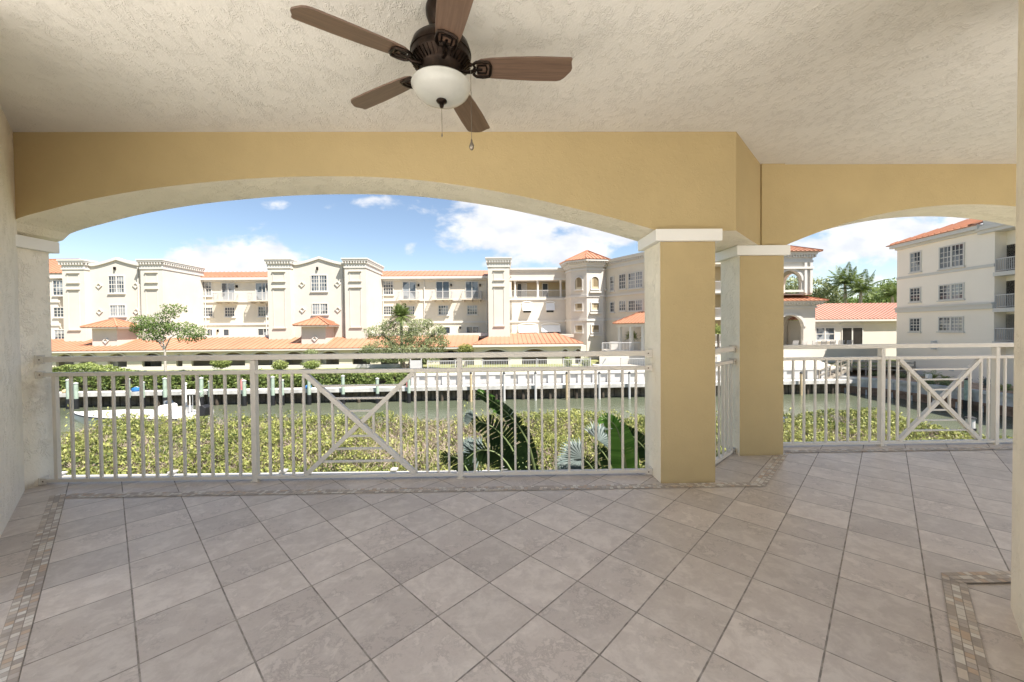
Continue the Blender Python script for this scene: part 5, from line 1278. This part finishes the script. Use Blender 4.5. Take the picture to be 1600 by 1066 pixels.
# ------------------------------------------------------------------ big leaves close to the balcony
def broad_leaf(rib, W_, tear=.5, seed=0, gap=.25, tilt=(0, 0.35, .0), fold=.35, nseg=34, tipdroop=.3):
    """rib: 3D points; torn banana-type blade"""
    rs_ = random.Random(seed); rib = [Vector(p) for p in rib]; n = nseg; P = []
    for i in range(n+1):
        u = i/n*(len(rib)-1); k = min(len(rib)-2, int(u)); f_ = u-k
        p = [rib[max(0, min(len(rib)-1, k+j))] for j in (-1, 0, 1, 2)]
        P.append(.5*((2*p[1])+(p[2]-p[0])*f_+(2*p[0]-5*p[1]+4*p[2]-p[3])*f_*f_+(3*p[1]-p[0]-3*p[2]+p[3])*f_**3))
    V, vals = [], []
    view = Vector((0, 1, 0))
    for sg in (-1, 1):
        lag = 0
        for i in range(n):
            t = (P[i+1]-P[i]).normalized(); s = (t.cross(view)).normalized()*sg
            s = (s+view*fold*sg+Vector((0, 0, -.15))).normalized()
            def wf(u): return W_*max(.02, math.sin(math.pi*min(1, max(0, u*.97+.03))**.75))**.7
            u0, u1 = i/n, (i+1)/n
            torn = rs_.random() < tear
            g_ = gap*rs_.random() if torn else 0
            fw = t*W_*.55
            a, b_ = P[i], P[i+1]; o1 = b_+s*wf(u1)+fw*.6; o0 = a+s*wf(u0)+fw*.6
            if torn: 
                o0 = o0.lerp(o1, g_+.15); dr = Vector((0, 0, -.04*rs_.random())); o1 += dr; o0 += dr*1.5
            V.append([tuple(a), tuple(o0), tuple(o1), tuple(b_)]); vals.append(min(1, max(0, .45+rs_.gauss(0, .16)+(.15 if sg > 0 else -.05))))
    return V, vals, P
def plant_clump(name, label, cat, base, leaves, stems, leafm):
    th = thing(name, label, cat, base)
    for L in leaves:
        V, v, P = broad_leaf(**L['k']); o = build_leaves('leaf', np.array(V), None, np.array(v), M[L.get('m', leafm)], th)
        b = MB(); b.tube([tuple(p) for p in P[::3]], [.018*(1-.7*i/len(P[::3])) for i in range(len(P[::3]))], 6)
        b.build('midrib', M[L.get('rib', 'hull2')], o, True)
    b = MB()
    for s_ in stems: b.tube(s_, [.05, .04, .03, .02][:len(s_)], 7)
    b.build('stems', M['stemgreen'], th, True); return th
M['hull2'] = mat('leaf_midrib', (0.22, 0.28, 0.12), 0.5, 0.1, 5); M['stemgreen'] = mat('green_stem', (0.10, 0.13, 0.05), .6, .2, 5)
def q(Y, *pp): return [P3(Y+(dy if len(p) > 2 else 0), p[0], p[1]) for p in pp for dy in [p[2] if len(p) > 2 else 0]]
Yb = 6.2
plant_clump('bird_of_paradise', 'dark torn arching leaves of a tall plant rising beyond the middle railing post', 'plant', (px(Yb, 835), Yb, -3.2),
    [dict(k=dict(rib=q(Yb, (836, 748), (825, 697), (808, 665), (782, 637), (757, 621), (742, 614)), W_=.125, tear=.6, seed=3, fold=.5, gap=.5), m='dkleaf'),
     dict(k=dict(rib=q(Yb-.3, (815, 752), (803, 712), (786, 684), (764, 665), (742, 659)), W_=.26, tear=.9, seed=5, gap=.75, nseg=26), m='dkleaf'),
     dict(k=dict(rib=q(Yb-.5, (806, 752), (788, 722), (768, 706), (744, 706), (722, 722)), W_=.24, tear=.9, seed=8, gap=.75, nseg=26), m='dkleaf'),
     dict(k=dict(rib=q(Yb-.1, (735, 752), (722, 726), (708, 715), (690, 716)), W_=.20, tear=.9, seed=9, gap=.7, nseg=22), m='dkleaf'),
     dict(k=dict(rib=q(Yb+.2, (784, 650), (774, 634), (762, 622), (747, 610)), W_=.10, tear=.3, seed=12, fold=.2, nseg=16), m='banana'),
     dict(k=dict(rib=q(Yb+.2, (828, 752), (818, 728), (800, 716), (776, 722)), W_=.20, tear=.8, seed=14, gap=.6, nseg=22), m='dkleaf')],
    [[(px(Yb, 838), Yb, -3.2), P3(Yb, 840, 790), P3(Yb, 836, 745), P3(Yb, 826, 700)], [(px(Yb, 828), Yb-.2, -3.2), P3(Yb-.2, 822, 790), P3(Yb-.3, 815, 750)], [(px(Yb, 815), Yb-.2, -3.2), P3(Yb-.4, 812, 790), P3(Yb-.5, 806, 750)], [(px(Yb, 745), Yb-.2, -3.2), P3(Yb-.1, 735, 750)]], 'dkleaf')
Yc = 5.6
plant_clump('banana_plant', 'bright green broad leaf plant with a dark arching leaf beside the nearer ochre column', 'plant', (px(Yc, 975), Yc, -3.2),
    [dict(k=dict(rib=q(Yc, (985, 775), (978, 735), (972, 700), (962, 668), (948, 655)), W_=.20, tear=.04, seed=21, fold=.3, gap=.1), m='banana'),
     dict(k=dict(rib=q(Yc+.1, (966, 672), (954, 658), (944, 654), (936, 660)), W_=.09, tear=0, seed=22, fold=.2, nseg=14), m='banana'),
     dict(k=dict(rib=q(Yc+.3, (1042, 790), (1030, 740), (1012, 708), (985, 680), (955, 660)), W_=.17, tear=.4, seed=23, gap=.4, fold=.4), m='dkleaf'),
     dict(k=dict(rib=q(Yc+.4, (1000, 780), (985, 740), (965, 715), (940, 705)), W_=.18, tear=.8, seed=24, gap=.6), m='dkleaf'),
     dict(k=dict(rib=q(Yc+.5, (935, 780), (930, 745), (915, 722), (895, 715)), W_=.16, tear=.85, seed=25, gap=.7), m='dkleaf'),
     dict(k=dict(rib=q(Yc+.4, (960, 775), (955, 735), (944, 712), (930, 696)), W_=.14, tear=.85, seed=26, gap=.7), m='dkleaf')],
    [[(px(Yc, 990), Yc, -3.2), P3(Yc, 988, 820), P3(Yc, 985, 772)], [(px(Yc, 1010), Yc+.2, -3.2), P3(Yc+.3, 1042, 790)], [(px(Yc, 1000), Yc+.2, -3.2), P3(Yc+.4, 1000, 780)], [(px(Yc, 940), Yc+.3, -3.2), P3(Yc+.5, 935, 780)], [(px(Yc, 960), Yc+.3, -3.2), P3(Yc+.4, 960, 775)]], 'banana')
def fan_palm(label, base, fans):
    th = thing('silver_fan_palm', label, 'palm', base, 'silver fan palms')
    for (c, R0, ax, sweep, seed) in fans:
        r_ = random.Random(seed); c = Vector(c); V, v = [], []; n = 24
        out = Vector((math.cos(ax), -.45, math.sin(ax))).normalized(); nrm = Vector((.15, -.8, .55)).normalized(); sd = out.cross(nrm).normalized()
        out = nrm.cross(sd).normalized()*(-1 if nrm.cross(sd).dot(out) < 0 else 1)
        for i in range(n):
            a = (i/(n-1)-.5)*sweep; d = out*math.cos(a)+sd*math.sin(a); L = R0*(.82+.18*math.cos(a))*r_.uniform(.92, 1.05); da = sweep/(n-1)*.85
            d0 = out*math.cos(a-da)+sd*math.sin(a-da); d1 = out*math.cos(a+da)+sd*math.sin(a+da); tip = c+d*L+Vector((0, 0, -.10*L))
            z_ = nrm*(.012*(i % 2))
            V.append([tuple(c), tuple(c+d0*L*.55+z_), tuple(tip), tuple(c+d1*L*.55-z_)]); v.append(r_.uniform(.2, .9))
        o = build_leaves('fan_leaf', np.array(V), None, np.array(v), M['silver'], th)
        b = MB(); b.tube([(base[0], base[1], base[2]), tuple(c.lerp(Vector(base), .35)+Vector((0, 0, .1))), tuple(c)], [.022, .016, .012], 6); b.build('stalk', M['stemgreen'], o)
    return th
fan_palm('silver blue fan palm leaves just right of the middle railing post', (px(6.6, 760), 6.6, -3.2),
    [(P3(6.4, 748, 712), .42, R_(150), 2.9, 1), (P3(6.5, 732, 708), .34, R_(70), 2.6, 2), (P3(6.3, 738, 655), .22, R_(140), 2.2, 3), (P3(6.8, 790, 655), .24, R_(60), 1.2, 6)])
fan_palm('silver blue fan palm leaves between the railing bars left of the broad green leaf', (px(6.2, 925), 6.2, -3.2),
    [(P3(6.0, 908, 716), .42, R_(150), 3.0, 11), (P3(6.2, 935, 690), .42, R_(60), 2.9, 12), (P3(6.4, 893, 728), .34, R_(190), 2.6, 13), (P3(6.3, 945, 672), .28, R_(20), 2.0, 14)])

# ================================================================== DOCK THINGS
pg = 'pilings along the far dock'
where = {125: 'near the left column', 136: 'second from the left column', 212: 'left of the boat console', 233: 'between two railing bars left of the console', 266: 'just left of the boat console', 320: 'above the boat stern',
         333: 'right of the boat stern', 384: 'beside the left railing post', 427: 'right of the left railing post', 441: 'short one right of the left railing post', 482: 'at the left end of the crossed panel', 534: 'left of the lattice centre', 587: 'right of the lattice centre', 636: 'at the right end of the crossed panel'}
proto = None
for i, (a, wh) in enumerate(where.items()):
    Yp = 33.3; X = px(Yp, a); tall = a in (125, 212, 266, 320, 427, 534); zt = -2.72 if tall else -3.0
    lab = ('tall pale green dock piling ' if tall else 'pale green dock piling ')+wh
    th = thing('dock_piling', lab, 'piling', (X, FD.p(FD.S(a, 1.5), 1.5, 0)[1], -5.6), pg)
    y = th.location.y
    b = MB(); b.tube([(X, y, -5.6), (X, y, zt)], [.15, .14], 10); b.build('shaft', M['pilegreen'], th, True)
    b = MB(); b.lathe((X, y, zt), [(.17, 0), (.17, .05), (.001, .14)], 10); b.build('cap', M['vinyl'], th)
    b = MB(); b.tube([(X, y, -5.5), (X, y, -4.25)], .175, 10); b.build('sleeve', M['black'], th)
for i, (a, wh) in enumerate({735: 'beside the middle railing post', 787: 'behind the dark arching leaf', 836: 'third of the row on the white wall', 885: 'middle of the row on the white wall', 936: 'left of the broad green leaf', 983: 'nearest the ochre column', 1252: 'right of the farther ochre column'}.items()):
    y = FD.p(FD.S(a, 1.5), 1.5, 0)[1]; X = px(y, a); zt = pz(y, a, 584)
    th = thing('dock_piling', 'slim white dock piling with a dark cap, '+wh, 'piling', (X, y, -5.6), 'white pilings before the retaining wall')
    b = MB(); b.tube([(X, y, -5.6), (X, y, zt)], [.11, .10], 8); b.build('shaft', M['vinyl' if i % 3 else 'tan'], th, True)
    b = MB(); b.lathe((X, y, zt), [(.12, 0), (.12, .06), (.04, .18), (.001, .2)], 8); b.build('cap', M['black'], th)
for (a, Y, zt, mt, lb) in ((1446, 32.0, -3.35, 'wood', 'thick brown mooring piling against the curved seawall'), (1513, 28.6, -2.85, 'pilegreen', 'tall green mooring piling before the mulch bank'), (1518, 21.0, -3.85, 'vinyl', 'short white mooring piling with black cap in open water on the right')):
    X = px(Y, a); th = thing('mooring_piling', lb, 'piling', (X, Y, -5.8))
    b = MB(); b.tube([(X, Y, -5.8), (X, Y, zt)], [.2, .18], 10); b.build('shaft', M[mt], th, True)
    b = MB(); b.tube([(X, Y, -5.7), (X, Y, -4.35)], .23, 10); b.build('sleeve', M['black'], th)
    b = MB(); b.lathe((X, Y, zt), [(.24, 0), (.22, .06), (.001, .16)], 10); b.build('cap', M['black'], th)
# things left on the dock
def dock_bit(a, mt, lb, name, cat, sz):
    y = FD.p(FD.S(a, 1.0), .8, 0)[1]; X = px(y, a); th = thing(name, lb, cat, (X, y, -3.82))
    b = MB(); b.lathe((X, y, -3.82), [(.001, 0), (sz[0]*.8, 0), (sz[0], sz[1]*.3), (sz[0]*.9, sz[1]*.8), (sz[0]*.5, sz[1]), (.001, sz[1])], 12); b.build('body', M[mt], th, True)
    b = MB(); b.tube([(X-sz[0]*.5, y, -3.82+sz[1]*.95), (X, y, -3.82+sz[1]*1.2), (X+sz[0]*.5, y, -3.82+sz[1]*.95)], .02, 6); b.build('handle', M['hull'], th)
dock_bit(106, 'red', 'pink buoy hanging at the far left end of the dock', 'buoy', 'buoy', (.20, .9))
dock_bit(377, 'red', 'pink buoy on the dock beside the left railing post', 'buoy', 'buoy', (.20, .85))
dock_bit(211, 'blue', 'blue bundle on the dock above the boat', 'bundle', 'bundle', (.35, .35))
dock_bit(104, 'tan', 'tan bundle at the far left end of the dock', 'bundle', 'bundle', (.4, .3))
dock_bit(480, 'blue', 'dark blue bundle on the dock left of the crossed panel', 'bundle', 'bundle', (.28, .3))
dock_bit(636, 'red', 'pink buoy at the right end of the green hedge', 'buoy', 'buoy', (.16, .9))

# ================================================================== BOAT
def boat():
    th = thing('skiff', 'white flats skiff with a small console and raised platform floating behind the mangrove hedge', 'boat', (-23.2, 24.1, -4.8))
    Lh = 7.6; x0 = -19.5; yc = 24.1; n = 16; secs = []
    for i in range(n+1):
        u = i/n; X = x0-Lh*u; hb = 1.22*(1-max(0, (u-.45)/.55)**2.3)+.02; zd = -3.86+.10*u+.10*u*u; zk = -4.85+.65*max(0, (u-.6)/.4)**2; zc = -4.42+.42*max(0, (u-.5)/.5)**1.6
        secs.append([(X, yc+.02*(X-x0)+s_*hb*w_, z_) for s_, w_, z_ in ((1, 1, zd), (1, .90, zc), (1, .45, zk+.12), (0, 0, zk), (-1, .45, zk+.12), (-1, .90, zc), (-1, 1, zd), (-1, .92, zd+.02), (-1, .86, zd-.02), (0, 0, zd+.0+.05*u), (1, .86, zd-.02), (1, .92, zd+.02))])
    b = MB(); m_ = len(secs[0])
    for s_ in secs: b.v += s_
    for i in range(n):
        for k in range(m_): b.f.append((i*m_+k, (i+1)*m_+k, (i+1)*m_+(k+1) % m_, i*m_+(k+1) % m_)); b.m.append(0)
    b.f.append(tuple(range(m_))); b.m.append(0); b.f.append(tuple(n*m_+k for k in range(m_))[::-1]); b.m.append(0)
    b.build('hull', M['hull'], th, True)
    b = MB(); 
    for s_ in (-1, 1): b.tube([(secs[i][0 if s_ > 0 else 6][0], secs[i][0 if s_ > 0 else 6][1]+s_*.02, secs[i][0][2]-.05) for i in range(0, n+1)], .035, 6)
    b.build('rub_rail', M['black'], th, True)
    f0 = Fr(0, 0, 1, 0, -1)
    c = MB(); c.wallpoly(f0, [(-22.0, -3.85), (-21.1, -3.85), (-21.15, -3.28), (-21.35, -3.2), (-21.8, -3.3)], 23.85, 24.5); c.build('console', M['hull'], th, bevel=.05)
    c = MB(); c.wallpoly(f0, [(-21.5, -3.22), (-21.3, -3.2), (-21.42, -3.0), (-21.5, -3.0)], 23.9, 24.4); c.build('windscreen', M['pane'], th)
    c = MB(); c.box(WF, -20.9, -20.35, 23.6, 24.7, -3.85, -3.42); c.build('seat', M['hull'], th, bevel=.04)
    c = MB()
    for xx in (-20.25, -19.75):
        for yy_ in (23.75, 24.55): c.tube([(xx, yy_, -3.85), (xx*.7+(-20.0)*.3, yy_*.8+24.15*.2, -2.55)], .025, 6)
    c.box(WF, -20.35, -19.65, 23.75, 24.55, -2.56, -2.50); c.build('poling_platform', M['hull'], th)
    c = MB(); c.tube([(-20.7, 24.6, -3.8), (-20.72, 24.6, -2.1)], .05, 8); c.lathe((-20.72, 24.6, -2.1), [(.09, 0), (.09, .12), (.001, .14)], 8); c.build('light_mast', M['hull'], th)
    c = MB(); c.tube([(-20.6, 24.0, -3.6), (-19.0, 24.9, -2.35)], .012, 5); c.tube([(-20.5, 24.3, -3.5), (-19.3, 25.3, -2.2)], .012, 5); c.build('fishing_rods', M['steel'], th)
    c = MB(); c.wallpoly(f0, [(-19.45, -4.0), (-18.95, -4.0), (-18.9, -3.45), (-19.1, -3.3), (-19.4, -3.35)], 23.85, 24.35); c.wallpoly(f0, [(-19.4, -5.0), (-19.15, -5.0), (-19.05, -4.0), (-19.4, -4.0)], 24.02, 24.18); c.build('outboard_motor', M['black'], th, bevel=.03)
boat()
ds = thing('dinghy', 'small white dinghy with blue cover mostly hidden by the hedge beside the farther column', 'boat', (px(24, 1236), 24, -5.1))
X = px(24, 1236); b = MB(); sc = []
for i in range(9):
    u = i/8; hb = .7*(1-u**2.4)+.03; sc.append([(X-1.3+2.8*u, 24+s_*hb*w_, z_) for s_, w_, z_ in ((1, 1, -4.55), (1, .7, -5.2), (-1, .7, -5.2), (-1, 1, -4.55), (-1, .8, -4.62), (1, .8, -4.62))])
for s_ in sc: b.v += s_
for i in range(8):
    for k in range(6): b.f.append((i*6+k, (i+1)*6+k, (i+1)*6+(k+1) % 6, i*6+(k+1) % 6)); b.m.append(0)
b.f.append((0, 1, 2, 3, 4, 5)); b.m.append(0); b.build('hull', M['hull'], ds, True)
b = MB(); b.box(WF, X-1.2, X-.2, 23.6, 24.4, -4.62, -4.35); b.build('cover', M['blue'], ds, bevel=.08)

# ================================================================== RIGHT CORNER: STAIR, FENCE, CHAIRS
stp = thing('dock_stair', 'weathered wooden stair with handrail dropping to the dock at the corner of the canal', 'stair', (px(38.6, 1295), 38.6, -4))
b = MB()
for i in range(8):
    X = px(37.6, 1322)-.38*i; b.box(WF, X-.34, X, 37.0, 38.1, -2.75-.16*i, -2.70-.16*i)
b.build('treads', M['wood'], stp)
b = MB(); xa, xb = px(37.6, 1322), px(37.6, 1322)-3.1
for y_ in (36.95, 38.15): b.bar((xa, y_, -2.85), (xb, y_, -4.15), .06, .26)
b.build('stringers', M['wood'], stp)
b = MB()
for y_ in (36.95,):
    b.bar((xa, y_, -1.75), (xb, y_, -3.05), .06, .08); b.bar((xa, y_, -2.2), (xb, y_, -3.5), .04, .06)
    for u in (0, .33, .66, 1): X = xa+(xb-xa)*u; z0 = -2.8-1.3*u; b.bar((X, y_, z0-.4), (X, y_, z0+1.1), .08, .08, (0, 1, 0))
b.build('handrail', M['wood'], stp)
wf_ = thing('rail_fence', 'weathered three rail wooden fence on top of the mulch bank corner', 'fence', (px(38, 1350), 38, -3.4))
Ff = Fr(px(38.2, 1318), 38.2, px(36.5, 1384)-px(38.2, 1318), -1.7); L = 5.0
b = MB()
for z_ in (-2.25, -2.6, -2.95): b.box(Ff, 0, L, -.02, .02, z_-.06, z_+.06)
b.build('rails', M['wood'], wf_)
b = MB()
for i in range(4): b.box(Ff, L*i/3-.06, L*i/3+.06, -.07, -.02, -3.8, -2.1)
b.build('posts', M['wood'], wf_)
bk = MB(); cr_ = [(31.3, 37.0), (30.7, 37.3), (29.6, 37.4)]
for (p, q_) in ((cr_[0], cr_[1]), (cr_[1], cr_[2])):
    fr_ = Fr(p[0], p[1], q_[0]-p[0], q_[1]-p[1], -1); L = math.hypot(q_[0]-p[0], q_[1]-p[1])
    for i in range(5): bk.box(fr_, 0, L, 0, .08+.01*i, -5.3+.42*i, -4.92+.42*i)
o = bk.build('bulkhead', M['wood']); tag(o, 'curved grey timber bulkhead at the inner corner of the canal', 'bulkhead')
for i, (a, lb) in enumerate({1240: 'leftmost white deck chair on the pool terrace', 1254: 'second white deck chair from the left on the terrace', 1270: 'white deck chair below the tower corner', 1284: 'white deck chair below the clubhouse window',
                             1298: 'white deck chair at the right edge of the clubhouse window', 1311: 'white deck chair between the clubhouse window and door', 1324: 'white deck chair below the clubhouse door'}.items()):
    Y = 43.4; X = px(Y, a); z0 = -1.4
    th = thing('deck_chair', lb, 'chair', (X, Y, z0), 'white deck chairs on the terrace')
    b = MB(); b.box(WF, X-.27, X+.27, Y-.25, Y+.25, z0+.40, z0+.44); b.build('seat', M['tan' if i % 2 else 'shutter'], th)
    b = MB(); b.bar((X-.26, Y-.25, z0+.44), (X-.30, Y-.36, z0+.98), .04, .03); b.bar((X+.26, Y-.25, z0+.44), (X+.30, Y-.36, z0+.98), .04, .03); b.bar((X-.30, Y-.36, z0+.97), (X+.30, Y-.36, z0+.97), .04, .05)
    for k in range(4): b.bar((X-.29, Y-.27-.025*k, z0+.52+.11*k), (X+.29, Y-.27-.025*k, z0+.52+.11*k), .02, .06)
    b.build('backrest', M['vinyl'], th)
    for sx in (-1, 1):
        for sy in (-1, 1): MB().box(WF, X+sx*.25-.02, X+sx*.25+.02, Y+sy*.23-.02, Y+sy*.23+.02, z0+.005, z0+.40).build('leg', M['vinyl'], th)
# bollard light and two small lawn chairs by the fence
bx_ = thing('bollard_light', 'small white bollard light on the mulch between the sago palm and the seawall', 'light', RBp(32.2, 1452))
X, Y, Z = RBp(32.2, 1452); b = MB(); b.tube([(X, Y, Z), (X, Y, Z+.42)], .05, 8); b.build('post', M['hull'], bx_); b = MB(); b.box(WF, X-.16, X+.16, Y-.14, Y+.14, Z+.42, Z+.78); b.build('lamp_head', M['hull'], bx_, bevel=.03)
for (a, lb) in ((898, 'grey reclining lawn chair behind the picket fence, left of two'), (935, 'grey reclining lawn chair behind the picket fence, right of two')):
    Y = 38.4; X = px(Y, a); z0 = -2.76; th = thing('lawn_chair', lb, 'chair', (X, Y, z0), 'lawn chairs by the picket fence')
    b = MB(); b.bar((X-.6, Y, z0+.38), (X+.35, Y, z0+.34), .6, .04); b.build('seat', M['acmetal'], th)
    b = MB(); b.bar((X+.35, Y, z0+.36), (X+.75, Y, z0+.95), .6, .04); b.build('backrest', M['acmetal'], th)
    for sx in (-.55, .4):
        for sy in (-.26, .26): MB().bar((X+sx, Y+sy, z0+.01), (X+sx+.06, Y+sy, z0+.36), .04, .04).build('leg', M['vinyl'], th)
